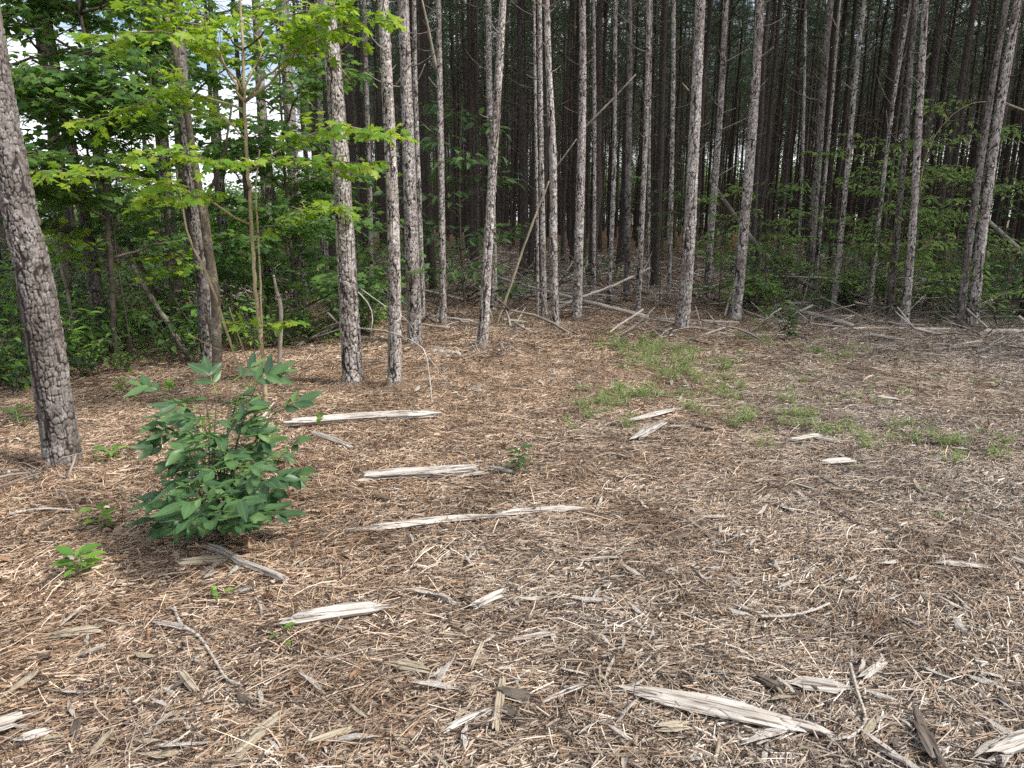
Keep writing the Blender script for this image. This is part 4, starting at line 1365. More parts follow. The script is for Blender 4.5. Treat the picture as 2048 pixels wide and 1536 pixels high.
pole("level dead pole in the shade behind the thick pines", "fallen_pole", [onY(680, 600, 12.5), onY(800, 575, 13), onY(930, 600, 12.6)], .025, .02, M['wood_grey'], "fallen pole", 29)


def brush(label, cx, cy, n, spread, seed, Lr=(.5, 1.6), hr=.5):
    g = np.random.default_rng(seed); b = gnd(cx, cy)
    root = link("brush_pile", None, None, Vector(b)); tag(root, label, "brush pile")
    for i in range(n):
        c = np.array([g.normal(0, spread), g.normal(0, spread * .5), abs(g.normal(0, hr * .4)) + .03])
        a = g.uniform(0, math.pi); el = g.normal(0, .22); L = g.uniform(*Lr)
        d = np.array([math.cos(a) * math.cos(el), math.sin(a) * math.cos(el), math.sin(el)])
        p = smooth_path([c - d * L / 2, c + g.normal(0, .06, 3), c + d * L / 2], 6)
        p[:, 2] = np.maximum(p[:, 2], .01)
        mb = MB(); r0 = g.uniform(.004, .012); tube(mb, p, np.linspace(r0, r0 * .4, 6), 5)
        link("stick", mb.mesh("stick", [M['dead'] if g.random() < .6 else M['wood_grey']]), root)


brush("tangled pile of grey dead branches beyond the leaning pair", 2010, 640, 60, .9, 1)
brush("low tangle of dead twigs behind the very long pole", 1690, 645, 20, .8, 2, hr=.15)
brush("heap of dead branches in the shade behind the log crossing", 1180, 608, 30, 1.1, 3, hr=.35)
brush("small spread of whitish twigs at the bent pine's foot", 985, 712, 14, .2, 4, (.15, .5), .15)
brush("twigs scattered around the foot of the tall pale pine", 1365, 668, 12, .35, 5, (.3, .8), .1)
brush("loose pale twigs left of the large left pine's foot", 70, 965, 12, .25, 6, (.2, .6), .06)


brush("thin upright twigs standing beside the fallen grey log", 945, 660, 9, .25, 7, (.2, .6), .2)
brush("few small dead twigs standing in straw right of the wavy pine", 1200, 682, 10, .5, 8, (.15, .4), .12)

# ---- wood pieces
def chunk_mesh(seed, L, w, th, taper=.5, n=16, k=9, curve=.03, jag=.25):
    g = np.random.default_rng(seed)
    x = np.linspace(-.5, .5, n)
    prof = np.interp(np.abs(x), [0, .5 - .5 * taper * .5, .5], [1, .88, .30 if taper > .45 else .7]) * (1 + .22 * (vnoise(np.linspace(0, 3 + L * 4, n), np.full(n, seed * 3.3), seed) - .5))
    a0 = np.arange(k) / k * 2 * math.pi
    rad = np.clip(1 + .2 * g.normal(0, 1, k), .6, 1.4) * (1 - .16 * (np.arange(k) % 2))
    v = np.zeros((n, k, 3))
    off = g.normal(0, jag * w * 1.8, k)
    cy = curve * L * np.sin(x * math.pi * g.uniform(.6, 1.6) + g.random() * 3)
    for j in range(k):
        lo = 1 + .30 * (vnoise(np.linspace(0, 2 + L * 3, n) + j * 5, np.full(n, j * 7.7), seed + j) - .5)
        v[:, j, 0] = x * L + off[j] * (np.abs(x) * 2) ** 5 * np.sign(x) * 1.4 + g.normal(0, L / n * .1, n)
        v[:, j, 1] = cy + math.cos(a0[j]) * w / 2 * prof * rad[j] * lo
        v[:, j, 2] = math.sin(a0[j]) * th / 2 * prof * rad[j] * lo + th * .35
    i = np.arange(n - 1)[:, None] * k; j = np.arange(k)[None, :]; j2 = (j + 1) % k
    q = np.stack([i + j, i + j2, i + k + j2, i + k + j], -1).reshape(-1, 4)
    vv = v.reshape(-1, 3)
    vv = np.vstack([vv, v[0].mean(0), v[-1].mean(0)]); a = n * k; jj = np.arange(k); jn = (jj + 1) % k
    t = np.vstack([np.stack([np.full(k, a), jn, jj], -1), np.stack([np.full(k, a + 1), (n - 1) * k + jj, (n - 1) * k + jn], -1)])
    mb = MB(); mb.add(vv, q, t)
    return mb


def slab(label, p0, p1, w, th, mt, seed, name="wood_chunk", cat="wood chunk", **kw):
    a = G(*p0); b = G(*p1)
    L = np.linalg.norm(b - a); c = (a + b) / 2; c[2] = float(height(c[0], c[1]))
    kw['k'] = 16; kw['n'] = max(24, kw.get('n', 16)); w *= .85; mb = chunk_mesh(seed, L, w, th, **kw)
    o = link(name, mb.mesh(name, [mt], smooth=False), None, (c[0], c[1], c[2] + .032))
    o.rotation_euler = (random.uniform(-.1, .1), -math.asin((b[2] - a[2]) / L), math.atan2(b[1] - a[1], b[0] - a[0]))
    tag(o, label, cat, 'weathered wood lying on the straw')
    return o


slab("long white weathered log lying right of the dark shrub, behind it", (585, 862), (868, 843), .085, .07, M['wood'], 1, "weathered_log", "log", n=34, taper=.3)
slab("pale split log just right of the shrub, left of the seedling", (735, 972), (950, 956), .075, .06, M['wood'], 2, "weathered_log", "log", n=26, taper=.2)
slab("very long thin pale splinter stretching in the middle of the foreground", (700, 1069), (1000, 1046), .06, .03, M['wood'], 3, n=26, taper=.9)
slab("pale splinter continuing the very long one to the right", (985, 1046), (1165, 1030), .055, .03, M['wood'], 4, n=20, taper=.9)
slab("stout whitish split slab in the left foreground above the green leaf", (570, 1262), (768, 1234), .085, .045, M['wood'], 5, n=26, taper=.5)
slab("biggest pale plank at the bottom right, half covered by needles", (1280, 1408), (1600, 1478), .10, .03, M['wood'], 6, n=34, taper=.5)
slab("thin end of the biggest plank breaking off to its right", (1560, 1462), (1668, 1492), .05, .025, M['wood'], 7, n=16, taper=.9)
slab("short tan rotten block left of the grey bark-covered stick", (362, 1143), (450, 1138), .05, .045, M['wood_tan'], 8, taper=.1)
slab("grey bark-covered stick below the dark shrub", (420, 1112), (500, 1150), .05, .04, M['wood_grey'], 9, taper=.3)
slab("greyish rounded stick with peeling bark continuing toward the right below the shrub", (478, 1138), (568, 1180), .045, .04, M['wood_grey'], 10, taper=.3)
slab("upright-lying narrow pale strip near the bottom centre", (1000, 1378), (992, 1480), .035, .018, M['wood_tan'], 11, n=14, taper=.1)
slab("small pale strip pointing right of the narrow upright strip", (1084, 1422), (1166, 1390), .022, .012, M['wood'], 12, taper=.2)
slab("long flat splinter slanting up at the bottom left of centre", (478, 1524), (550, 1462), .05, .015, M['wood_tan'], 13, taper=.2)
slab("pale curved splinter at the bottom centre, left of the upright strip", (890, 1482), (990, 1430), .03, .015, M['wood'], 14, taper=.6)
slab("pale strip to the right of the cone-textured twig", (1725, 1370), (1765, 1345), .035, .02, M['wood'], 15, taper=.1)
slab("flat rotten tan block at the left side of the foreground", (112, 1290), (200, 1276), .05, .03, M['wood_tan'], 16, taper=.3)
slab("small tan block below the hooked twig", (365, 1370), (390, 1400), .035, .03, M['wood_tan'], 17, taper=.1)
slab("whitish pale chip at the bottom left corner", (40, 1500), (105, 1480), .035, .02, M['wood'], 18, taper=.6)
slab("grey chunk cut by the left border near the bottom", (-20, 1485), (42, 1462), .07, .04, M['wood_grey'], 19, taper=.3)
slab("brown tan knob of wood at the lower middle", (790, 1350), (850, 1362), .045, .035, M['wood_tan'], 20, taper=.4)
slab("square pale block at the centre foreground", (962, 1225), (998, 1208), .05, .035, M['wood'], 21, taper=.1)
slab("slim pale splinter below the centre, left of the square block's end", (945, 1352), (965, 1302), .025, .015, M['wood_tan'], 22, taper=.2)
slab("dark split stick in the middle right foreground", (1375, 1050), (1440, 1105), .02, .012, M['wood_grey'], 23, taper=.2)
slab("bright thin two-pronged splinter in the middle of the picture", (1155, 1133), (1240, 1128), .03, .012, M['wood'], 24, taper=.9)
slab("cream pointed splinter at the middle lower part", (1036, 1295), (1115, 1280), .03, .014, M['wood'], 25, taper=.5)
slab("thick cream chip in the right half, round-ended", (1645, 938), (1700, 934), .06, .035, M['wood'], 26, taper=.3)
slab("grey and white crumbling piece left of the thick cream chip", (1585, 890), (1640, 882), .07, .03, M['wood'], 27, taper=.4)
slab("flat pale shreds right of the crumbling piece", (1625, 884), (1672, 893), .05, .02, M['wood'], 28, taper=.4)
slab("upper pale slab of the broken heap at mid right", (1262, 850), (1345, 832), .09, .035, M['wood'], 29, taper=.4)
slab("lower pale slab of the broken heap at mid right", (1276, 885), (1330, 855), .10, .03, M['wood'], 30, taper=.4)
slab("dark slat lying across the broken heap at mid right", (1305, 848), (1425, 872), .03, .025, M['wood_dark'], 31, taper=.3)
slab("middle pale shreds beside the dark slat", (1335, 865), (1400, 862), .07, .02, M['wood'], 32, taper=.6)
slab("thin pale strip at mid right, above the paired weeds", (1750, 800), (1800, 808), .035, .02, M['wood'], 33, taper=.5)
slab("light splinter behind the shrub, below the long white log", (622, 874), (700, 906), .05, .03, M['wood'], 34, taper=.7)
slab("white wedge-shaped chip right of the picture's middle", (1880, 1140), (1965, 1150), .05, .02, M['wood'], 35, taper=.7)
slab("short bright chip beside the right border, in shade", (2020, 1130), (2060, 1148), .04, .02, M['wood'], 36, taper=.4)
slab("flat white block in the lower right, above the biggest plank", (1590, 1385), (1680, 1395), .08, .02, M['wood'], 37, taper=.5)
slab("dark angular splinter above the biggest plank", (1510, 1372), (1560, 1395), .045, .02, M['wood_dark'], 38, taper=.4)
slab("black-grey splinter pair at the bottom right corner", (1830, 1470), (1870, 1540), .05, .03, M['wood_dark'], 39, taper=.4)
slab("pale chunk at the very bottom right", (1990, 1525), (2060, 1500), .08, .04, M['wood'], 40, taper=.3)
slab("small pale log stub hidden under the seedling's left side", (985, 948), (1025, 955), .045, .025, M['wood_grey'], 41, taper=.4)
slab("tan strip at the bottom, near the middle", (620, 1505), (700, 1480), .028, .014, M['wood_tan'], 42, taper=.3)
slab("pale stick at the bottom, left of the biggest plank's lower side", (1322, 1476), (1372, 1472), .04, .02, M['wood_tan'], 43, taper=.3)
slab("flat straw-coloured chip at the lower left, below the hooked twig's tip", (310, 1260), (380, 1275), .03, .015, M['wood'], 44, taper=.7)


# cone-like rough twigs
def rough_twig(label, pts, r, mt, seed):
    P = [G(x, y, r + .03) for x, y in pts]
    base = P[0].copy(); q = smooth_path(P, 60) - base
    rr = r * (1 + .28 * np.sin(np.arange(60) * 2.1)) * np.linspace(1, .7, 60)
    mb = MB(); tube(mb, q, rr, 8, .12)
    o = link("rough_twig", mb.mesh("rough_twig", [mt]), None, Vector(base)); tag(o, label, "twig", 'rough-barked twigs on the straw')


rough_twig("hooked rough-barked twig curving through the left foreground", [(350, 1230), (365, 1265), (400, 1290), (430, 1335), (455, 1375), (485, 1388)], .0065, M['wood_grey'], 1)
rough_twig("rough twig bent like a hook in the bottom right", [(1698, 1345), (1712, 1400), (1728, 1462), (1692, 1498)], .006, M['wood_grey'], 2)
rough_twig("pinkish rough twig lying in the right half of the foreground", [(1520, 1250), (1570, 1248), (1620, 1238), (1658, 1222)], .0065, M['wood_grey'], 3)
rough_twig("thin dark twig slanting in the right middle ground", [(1640, 1020), (1690, 1045), (1735, 1070)], .005, M['wood_dark'], 4)
rough_twig("thin dark twig above the first slanting one, right middle ground", [(1618, 955), (1650, 970), (1682, 988)], .005, M['wood_dark'], 5)
rough_twig("long thin pale twig lying left of the very long splinter", [(20, 1040), (90, 1030), (150, 1033)], .008, M['wood'], 6)

# ---- loose chips: individual pieces over the foreground, then the mass
CHIPS = []
for i in range(10):
    g = np.random.default_rng(700 + i)
    mb = chunk_mesh(800 + i, 1.0, g.uniform(.14, .4), g.uniform(.07, .14), taper=g.uniform(.2, .9), n=6, k=6, curve=.05, jag=.4)
    CHIPS.append(mb)
CM = []
for i, mb in enumerate(CHIPS):
    mt = [M['wood'], M['wood_grey'], M['wood_tan'], M['wood'], M['wood_dark']][i % 5]
    CM.append(mb.mesh("wood_chip", [mt], smooth=False))
g = np.random.default_rng(77)
cnt = 0
tries = 0
while cnt < 240:
    px = g.uniform(-20, 2068); py = 768 + (1560 - 768) * g.random() ** .8 * 1.0
    if py < 860: continue
    if 250 < px < 620 and 850 < py < 1090: continue
    p = gnd(px, py)
    L = g.uniform(.035, .10) * (1 if g.random() < .85 else 1.6)
    if px < 700 and g.random() < .35: continue
    ci_ = int(g.integers(0, 10)); cname = ["whitish", "grey", "tan", "whitish", "dark brown"][ci_ % 5]
    cz = ("foremost" if py > 1300 else "middle" if py > 1050 else "farther") + (" left part of the clearing" if px < 1024 else " right part of the clearing")
    o = link("wood_chip", CM[ci_], None, (p[0], p[1], p[2] + .034 + g.uniform(0, .01)))
    o.rotation_euler = (g.normal(0, .25), g.normal(0, .12), g.uniform(0, 6.28)); o.scale = (L, L * g.uniform(.7, 1.2), L * g.uniform(.7, 1))
    tag(o, "small loose %s wood chip on the straw, %s" % (cname, cz), "wood chip", "loose %s wood chips %s" % (cname, cz))
    cnt += 1

n = 5200
d_ = 1.6 + 11 * rng.random(n) ** .85; az = rng.uniform(-.68, .68, n)
X = d_ * np.sin(az); Y = d_ * np.cos(az)
dens = vnoise(X * 1.1, Y * 1.1, 21) + .12 * X / np.maximum(Y, 1) * 3
kk = dens > .38
X, Y = X[kk], Y[kk]
nn = len(X)
Ls = rng.uniform(.02, .06, nn) * (1 + (Y > 6) * .5)
scatter("wood_shreds", np.stack([X, Y, height(X, Y) + rng.uniform(.022, .038, nn)], -1),
        np.stack([rng.normal(0, .3, nn), rng.normal(0, .18, nn), rng.uniform(0, 6.28, nn)], -1), Ls, CM,
        "countless small pale shreds of mulched wood in the straw", "mulch")


# dry curled leaves
def dry_leaf(seed):
    g = np.random.default_rng(seed)
    v, t, q = tpl_oval(g.uniform(.4, .6), 5, g.uniform(.3, 1.2), g.uniform(-.5, .5))
    v = v + g.normal(0, .02, v.shape)
    c = np.array([(.36, .24, .16), (.48, .37, .27), (.30, .17, .10), (.55, .47, .38), (.40, .30, .22)][seed % 5])
    mb = MB(); mb.add(v, q, None, col=c)
    return mb.mesh("dry_leaf", [M['dryleaf']])


n = 3600
d_ = 1.8 + 13 * rng.random(n) ** .7; az = rng.uniform(-.68, .68, n)
X = d_ * np.sin(az); Y = d_ * np.cos(az)
kk = (vnoise(X * .8, Y * .8, 33) - .16 * X / Y * 2) > .5
X, Y = X[kk], Y[kk]; nn = len(X)
scatter("fallen_leaves", np.stack([X, Y, height(X, Y) + rng.uniform(.012, .03, nn)], -1),
        np.stack([rng.normal(0, .4, nn), rng.normal(0, .4, nn), rng.uniform(0, 6.28, nn)], -1), rng.uniform(.03, .075, nn), [dry_leaf(i) for i in range(5)],
        "scattered dry brown leaves on the pine straw", "fallen leaves")

# sticks over the shaded floor
STK = []
for i in range(6):
    g = np.random.default_rng(900 + i); mb = MB()
    p = wobble((-.5, 0, 0), (.5, 0, g.uniform(-.05, .15)), 7, .05, 900 + i); tube(mb, p, np.linspace(.016, .006, 7), 4)
    for _ in range(3):
        c = p[int(g.integers(1, 6))]; d = np.array([.5, g.normal(0, .6), abs(g.normal(0, .4))]); tube(mb, [c, c + d * .15, c + d * .3], [.007, .005, .003], 3)
    STK.append(mb.mesh("stick", [M['dead'] if i % 2 else M['wood_grey']]))
n = 1500
d_ = np.concatenate([rng.uniform(9.5, 15, 500), rng.uniform(12.5, 32, n)]); n = len(d_)
az = rng.uniform(-.7, .75, n)
X = d_ * np.sin(az); Y = d_ * np.cos(az)
kk = (np.arange(n) >= 500) | (rng.random(n) < .35)
X, Y = X[kk], Y[kk]; nn = len(X)
scatter("fallen_sticks", np.stack([X, Y, height(X, Y) + .03 + (np.hypot(X, Y) > 13) * np.abs(rng.normal(0, .12, nn))], -1),
        np.stack([rng.normal(0, .2, nn), rng.normal(0, .25, nn), rng.uniform(0, 6.28, nn)], -1), rng.uniform(.4, 2.0, nn), STK,
        "dead sticks strewn over the shaded forest floor", "sticks")


# ---------------------------------------------------------------- foreground shrub with compound leaves
def hickory():
    g = np.random.default_rng(5)
    b = gnd(440, 1075)
    root = link("leafy_shrub", None, None, Vector(b))
    tag(root, "large dark green shrub with compound leaves in the left foreground", "shrub")
    LM = [tplmesh(tpl_oval_hi(.40, droop=.12, seed=1), "leaflet", M['hickory']), tplmesh(tpl_oval_hi(.34, droop=.22, seed=2), "leaflet", M['hickory']),
          tplmesh(tpl_oval_hi(.44, droop=.04, fold=.5, seed=3), "leaflet", M['hickory'])]
    LF = [tplmesh(tpl_oval_hi(.46, droop=.15, seed=4), "leaflet", M['fresh'])]

    def compound(c, d, size, n=5, meshes=LM, tilt=.0):
        """c start point (local), d direction of the rachis."""
        d = np.array(d, float); d /= np.linalg.norm(d)
        Lr = size * .95
        up = np.array([0, -.55, 1.]) + g.normal(0, .15, 3)
        up = up - d * np.dot(up, d); up /= np.linalg.norm(up)
        s = np.cross(up, d)
        pts = [c + d * Lr * t - np.array([0, 0, .08 * Lr * t * t]) for t in np.linspace(0, 1, 6)]
        mb = MB(); tube(mb, pts, np.linspace(.0032, .0016, 6), 4)
        co = link("compound_leaf", mb.mesh("compound_leaf", [M['fresh']]), root)
        specs = [(1.0, 0, 1.0)]
        if n >= 3: specs += [(.93, 1, .9), (.93, -1, .9)]
        if n >= 5: specs += [(.55, 1, .68), (.55, -1, .68)]
        if n >= 7: specs += [(.28, 1, .45), (.28, -1, .45)]
        for (t, sd, k) in specs:
            p = c + d * Lr * t - np.array([0, 0, .08 * Lr * t * t])
            ang = (.85 if sd else 0) + g.normal(0, .12)
            ld = d * math.cos(ang) + s * sd * math.sin(ang) + up * g.normal(-.04, .12)
            ld /= np.linalg.norm(ld)
            nr = up + s * sd * .15 + g.normal(0, .14, 3)
            dd = Vector(ld); sv = Vector(nr).cross(dd).normalized(); u = dd.cross(sv)
            sz = size * k * g.uniform(.72, 1.15)
            o = link("leaflet", meshes[int(g.integers(0, len(meshes)))], co)
            o.matrix_local = Matrix.Translation(Vector(p)) @ Matrix(((dd.x, sv.x, u.x, 0), (dd.y, sv.y, u.y, 0), (dd.z, sv.z, u.z, 0), (0, 0, 0, 1))) @ Matrix.Diagonal((sz, sz, sz, 1))

    # stems: tips given in photograph pixels with their depth offset, so the outline follows the plant
    Yb = b[1]
    tips = [(300, 790, .25), (400, 800, .0), (470, 765, .2), (540, 770, .25), (585, 830, .3), (410, 870, -.15), (610, 900, .15), (300, 900, .05), (340, 960, -.3), (480, 920, -.3),
            (560, 960, -.15), (290, 1000, -.1), (450, 990, -.42), (380, 1030, -.35), (545, 1030, -.2), (610, 960, .1), (500, 850, .0), (350, 870, .1), (440, 1030, -.4), (500, 1040, -.3)]
    tips += [(430, 790, .15), (500, 775, .2), (380, 820, .1), (470, 830, .1), (420, 900, 0), (520, 890, .1), (400, 1040, -.1), (470, 1060, 0), (350, 1060, 0), (520, 1070, .1)]
    for i, (x, y, dy) in enumerate(tips):
        x = 442 + (x - 442) * (.66 if y > 880 else .72)
        e = atY(x, y, Yb + dy) - b
        e[2] = max(e[2], .1)
        s0 = np.array([g.normal(0, .05), g.normal(.05, .05), 0])
        mid = s0 * .5 + e * .5 + [0, 0, .10]
        p = smooth_path([s0, mid, e], 8)
        mb = MB(); tube(mb, p, np.linspace(.006, .003, 8), 5)
        link("stem", mb.mesh("stem", [M['stem_dark']]), root)
        out = np.array([e[0], e[1] - .12, 0]); out /= max(np.linalg.norm(out), .05)
        # end whorl
        size = g.uniform(.115, .16)
        aim = out * .8 + np.array([0, -.3, .35])
        compound(p[-1], aim, size, 5)
        a = math.atan2(aim[1], aim[0])
        for sgn in (1, -1):
            q = a + sgn * g.uniform(.9, 1.5)
            compound(p[6], [math.cos(q), math.sin(q), g.uniform(-.15, .25)], size * g.uniform(.75, .95), 5 if g.random() < .4 else 3)
        q = a + g.normal(0, .6)
        q2 = a + g.normal(0, 1.2)
        compound(p[5], [math.cos(q2), math.sin(q2) - .2, g.uniform(-.1, .3)], size * g.uniform(.7, .95), 5)
        compound(p[4], [math.cos(q) , math.sin(q), g.uniform(-.25, .0)], size * g.uniform(.7, .9), 5)
        if i in (5, 0): compound(p[-1] + [0, 0, .015], [.2, -.3, .7], .05, 5, LF)
    for (x, y, dy) in ((410, 862, -.2), (640, 850, .3)):
        c = atY(x, y, Yb + dy) - b
        compound(c, [.1, -.4, .6], .06, 5, LF)


hickory()


# ---- small seedlings with individual leaves
def seedling(label, px, py, H, nl, size, mt, seed, w=.42, spread=1.0):
    g = np.random.default_rng(seed)
    b = gnd(px, py)
    root = link("seedling", None, None, Vector(b)); tag(root, label, "seedling")
    me = tplmesh(tpl_oval_hi(w, n=7, droop=.3, seed=seed), "leaf", mt)
    mb = MB(); tube(mb, wobble((0, 0, -.02), (g.normal(0, .02), g.normal(0, .02), H), 6, .01), np.linspace(.004, .002, 6), 5)
    link("stem", mb.mesh("stem", [M['weed']]), root)
    P, D, Nn, Sz = [], [], [], []
    for i in range(nl):
        t = (i + 1) / nl; a = i * 2.4 + g.normal(0, .3)
        d = np.array([math.cos(a), math.sin(a), g.uniform(-.1, .5) * spread + .25 * t])
        P.append(np.array([0, 0, H * (.25 + .75 * t)]) + d * .015); D.append(d); Nn.append(np.array([0, 0, 1.]) + g.normal(0, .2, 3)); Sz.append(size * g.uniform(.7, 1.1))
    leaf_objects(root, "leaf", [me], P, D, Nn, Sz, g)


seedling("bright green seedling with broad leaves, lower left of the dark shrub", 160, 1158, .13, 12, .10, M['fresh'], 1, .5)
seedling("dark glossy seedling standing alone at the middle of the clearing", 1037, 950, .17, 18, .09, M['shrub'], 2, .5)
seedling("light green oak-like seedling between the left pine and the dark shrub", 200, 1065, .12, 8, .09, M['fresh'], 3, .55)
seedling("flat light green seedling touching the shrub's upper left side", 225, 925, .09, 8, .12, M['fresh'], 4, .4)
seedling("tiny yellow-green sprout below the grey sticks, left foreground", 443, 1215, .07, 5, .05, M['fresh'], 5)
seedling("tiny sprout at the left end of the stout whitish slab", 562, 1285, .05, 4, .07, M['fresh'], 6)
seedling("small pale-green weed left of the big weed patch, by itself", 1137, 862, .12, 12, .06, M['fresh'], 7, .3)
seedling("full dark green bush clump standing in front of the very long pole", 1575, 684, .38, 46, .17, M['shrub'], 8, .34)
seedling("small three-leaved sprout at the far left under the large pine", 40, 855, .16, 7, .13, M['maple_dark'], 9)
seedling("low green sprout right of the large left pine, in shade", 250, 800, .2, 9, .12, M['fresh'], 10)


# ---- weeds: fine low tufts
def weed_tuft(seed, kind=0):
    g = np.random.default_rng(seed); mb = MB()
    ns = 16
    P, D, Nn, Sz = [], [], [], []
    for i in range(ns):
        a = g.uniform(0, 6.28); l = g.uniform(.05, .14); r = g.uniform(0, .09)
        s = np.array([math.cos(a) * r, math.sin(a) * r, 0]); e = s + [math.cos(a) * l * .6, math.sin(a) * l * .6, l]
        tube(mb, [s, (s + e) / 2 + [0, 0, .01], e], [.0013, .001, .0007], 3, cap=False, rnd=.5)
        for j in range(7):
            t = (j + 1) / 7; c = s * (1 - t) + e * t
            d = g.normal(0, 1, 3) + [0, 0, .4]
            P.append(c); D.append(d); Nn.append(np.array([0, 0, 1.]) + g.normal(0, .5, 3)); Sz.append(g.uniform(.018, .04) if kind == 0 else g.uniform(.05, .1))
    bake(mb, tpl_oval(.28 if kind == 0 else .12, 2, .2, .3), P, D, Nn, Sz, g.random(len(P)))
    return mb.mesh("weed", [M['weed']])


patches = [(1300, 718, .38, .28, 150, 1.5), (1280, 805, .42, .16, 110, 1.0), (1400, 750, .38, .18, 40, .9), (1500, 745, .3, .15, 26, .9), (1610, 712, .38, .15, 50, 1.0),
           (1520, 690, .2, .15, 24, 1.0), (1690, 705, .2, .12, 22, 1.0), (1510, 845, .32, .15, 44, .9), (1620, 850, .42, .2, 60, .9), (1880, 880, .35, .12, 50, .8),
           (1740, 880, .14, .08, 14, .9), (1210, 845, .12, .12, 20, .9), (1500, 800, .5, .3, 44, .7), (1720, 815, .5, .3, 40, .6), (1970, 770, .3, .15, 22, .8), (1780, 990, .18, .12, 16, .5), (1640, 770, .6, .4, 46, .6), (1530, 655, .3, .1, 20, .9), (1410, 790, .12, .08, 12, .9)]
X, Y, Sx = [], [], []
for (px, py, sx, sy, n, s) in patches:
    c = gnd(px, py)
    n = int(n * (.3 if px == 1300 else .26)); s *= .85; sx *= 1.3; sy *= 1.3
    x = c[0] + rng.normal(0, sx * .6, n); y = c[1] + rng.normal(0, sy * 1.6, n)
    X += list(x); Y += list(y); Sx += list(s * rng.uniform(.5, 1.1, n))
X = np.array(X); Y = np.array(Y); nn = len(X)
scatter("low_weeds", np.stack([X, Y, height(X, Y) + .022], -1), np.stack([rng.normal(0, .1, nn), rng.normal(0, .1, nn), rng.uniform(0, 6.28, nn)], -1),
        np.array(Sx), [weed_tuft(i, i % 3 == 2) for i in range(6)], "patches of feathery low green weeds on the right of the clearing", "weeds")


# ---- undergrowth in the shade
def under_plant(seed, mt, n=26, size=(.07, .13)):
    g = np.random.default_rng(seed); mb = MB(); P, D, Nn, Sz = [], [], [], []
    for i in range(5):
        a = g.uniform(0, 6.28); l = g.uniform(.3, .75); e = np.array([math.cos(a) * l * .6, math.sin(a) * l * .6, l])
        tube(mb, [(0, 0, 0), e * .5 + [0, 0, .05], e], [.005, .004, .002], 3, cap=False, m=1)
        for j in range(n // 5 + 2):
            t = g.uniform(.3, 1); c = e * t; d = np.array([*g.normal(0, 1, 2), g.normal(0, .3)])
            P.append(c + d * .05); D.append(d); Nn.append(np.array([0, 0, 1.]) + g.normal(0, .3, 3)); Sz.append(g.uniform(*size))
    bake(mb, tpl_oval(.5, 3), P, D, Nn, Sz, g.random(len(P)))
    return mb.mesh("undergrowth", [mt, M['stem_dark']])


UV = [under_plant(i, M['shrub']) for i in range(4)] + [under_plant(10 + i, M['maple_dark']) for i in range(2)]
UL = [under_plant(20 + i, M['fresh'], 34) for i in range(3)] + [under_plant(30 + i, M['shrub'], 34) for i in range(2)]  # brighter leaf colour in the mix stands in for light from the opening
n = 1300
d_ = rng.uniform(12.2, 34, n); az = rng.uniform(-.3, .8, n)
X = d_ * np.sin(az); Y = d_ * np.cos(az)
kk = (vnoise(X * .5, Y * .5, 41) + .25 * (az > .3) + .1 * (az > .15) - .1 * (np.abs(az) < .1)) > .66
X, Y = X[kk], Y[kk]; nn = len(X)
scatter("undergrowth", np.stack([X, Y, height(X, Y)], -1), np.stack([np.zeros(nn), np.zeros(nn), rng.uniform(0, 6.28, nn)], -1), rng.uniform(.35, 1.5, nn), UV,
        "low leafy undergrowth in the shade between the pines", "undergrowth")
n = 1900
d_ = rng.uniform(6.6, 30, n) ; az = rng.uniform(-.8, -.2, n)
X = d_ * np.sin(az); Y = d_ * np.cos(az)
kk = (vnoise(X * .6, Y * .6, 43) + .02 * (d_ - 9)) > .58
kk &= ~((d_ < 9) & (az > -.42))
X, Y = X[kk], Y[kk]; nn = len(X)
scatter("woodland_undergrowth", np.stack([X, Y, height(X, Y)], -1), np.stack([np.zeros(nn), np.zeros(nn), rng.uniform(0, 6.28, nn)], -1), rng.uniform(.3, 1.3, nn) * (1 + .03 * (np.hypot(X, Y) - 8)), UL,
        "green undergrowth on the shaded left side of the wood", "undergrowth")


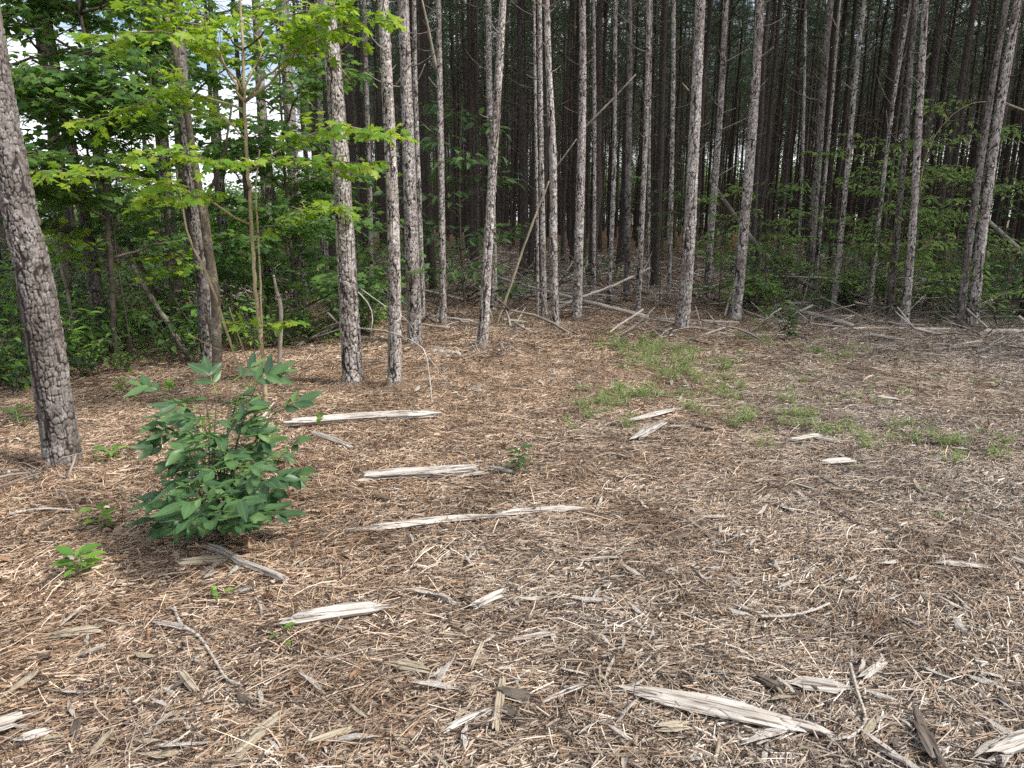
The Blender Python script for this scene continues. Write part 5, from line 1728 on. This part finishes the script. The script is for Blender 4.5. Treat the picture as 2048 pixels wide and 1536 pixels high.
# ---- bright broadleaf growth beyond the thin left side
def bush_mesh(seed, mt, H=4.5, Rr=2.2, n=2600):
    g = np.random.default_rng(seed); mb = MB()
    for i in range(5):
        a = g.uniform(0, 6.28); e = np.array([math.cos(a) * Rr * .5, math.sin(a) * Rr * .5, H * .8])
        tube(mb, smooth_path([(0, 0, -.1), e * .4 + [0, 0, .4], e], 6), np.linspace(.05, .012, 6), 5, m=1)
    cl = g.normal(0, 1, (26, 3)) * [Rr * .5, Rr * .5, H * .24] + [0, 0, H * .55]
    P = cl[g.integers(0, 26, n)] + g.normal(0, .38, (n, 3)); P[:, 2] = np.abs(P[:, 2])
    D = np.column_stack([g.normal(0, 1, (n, 2)), g.normal(-.2, .35, n)])
    bake(mb, tpl_oval(.6, 3), P, D, np.array([0, 0, 1.]) + g.normal(0, .4, (n, 3)), g.uniform(.12, .22, n), g.random(n))
    return mb.mesh("broadleaf", [mt, M['stem_dark']])


BV = [bush_mesh(1, M['fresh']), bush_mesh(2, M['fresh']), bush_mesh(3, M['sapling']), bush_mesh(4, M['fresh'], 3, 2.0), bush_mesh(5, M['shrub'], 6, 2.4, 3400)]  # fresh leaf colour stands in for open light falling on these bushes
g = np.random.default_rng(9)
for i in range(46):
    az = g.uniform(-.86, -.27); d = g.uniform(27, 60)
    if az > -.33 and d < 30: d += 8
    x, y = d * math.sin(az), d * math.cos(az)
    s = g.uniform(.5, .85) * (.7 + d / 70)
    o = link("broadleaf_bush", BV[int(g.integers(0, 5))], None, (x, y, float(height(x, y))))
    o.rotation_euler = (0, 0, g.uniform(0, 6.28)); o.scale = (s * 1.1, s * 1.1, s * .75)
    tag(o, "light green broadleaf bush in open light beyond the left pines", "bush", "bushes in the open light beyond the left pines")

nb_ = 150
az = rng.uniform(-.3, 1.0, nb_); d_ = rng.uniform(99, 118, nb_)
X = d_ * np.sin(az); Y = d_ * np.cos(az)
sc_ = rng.uniform(1.2, 2.2, nb_)
scatter("distant_treeline", np.stack([X, Y, height(X, Y)], -1), np.stack([0 * X, 0 * X, rng.uniform(0, 6.28, nb_)], -1), sc_, BV[2:3] + BV[4:5],
        "dark leafy growth closing off the far end of the plantation", "woods")
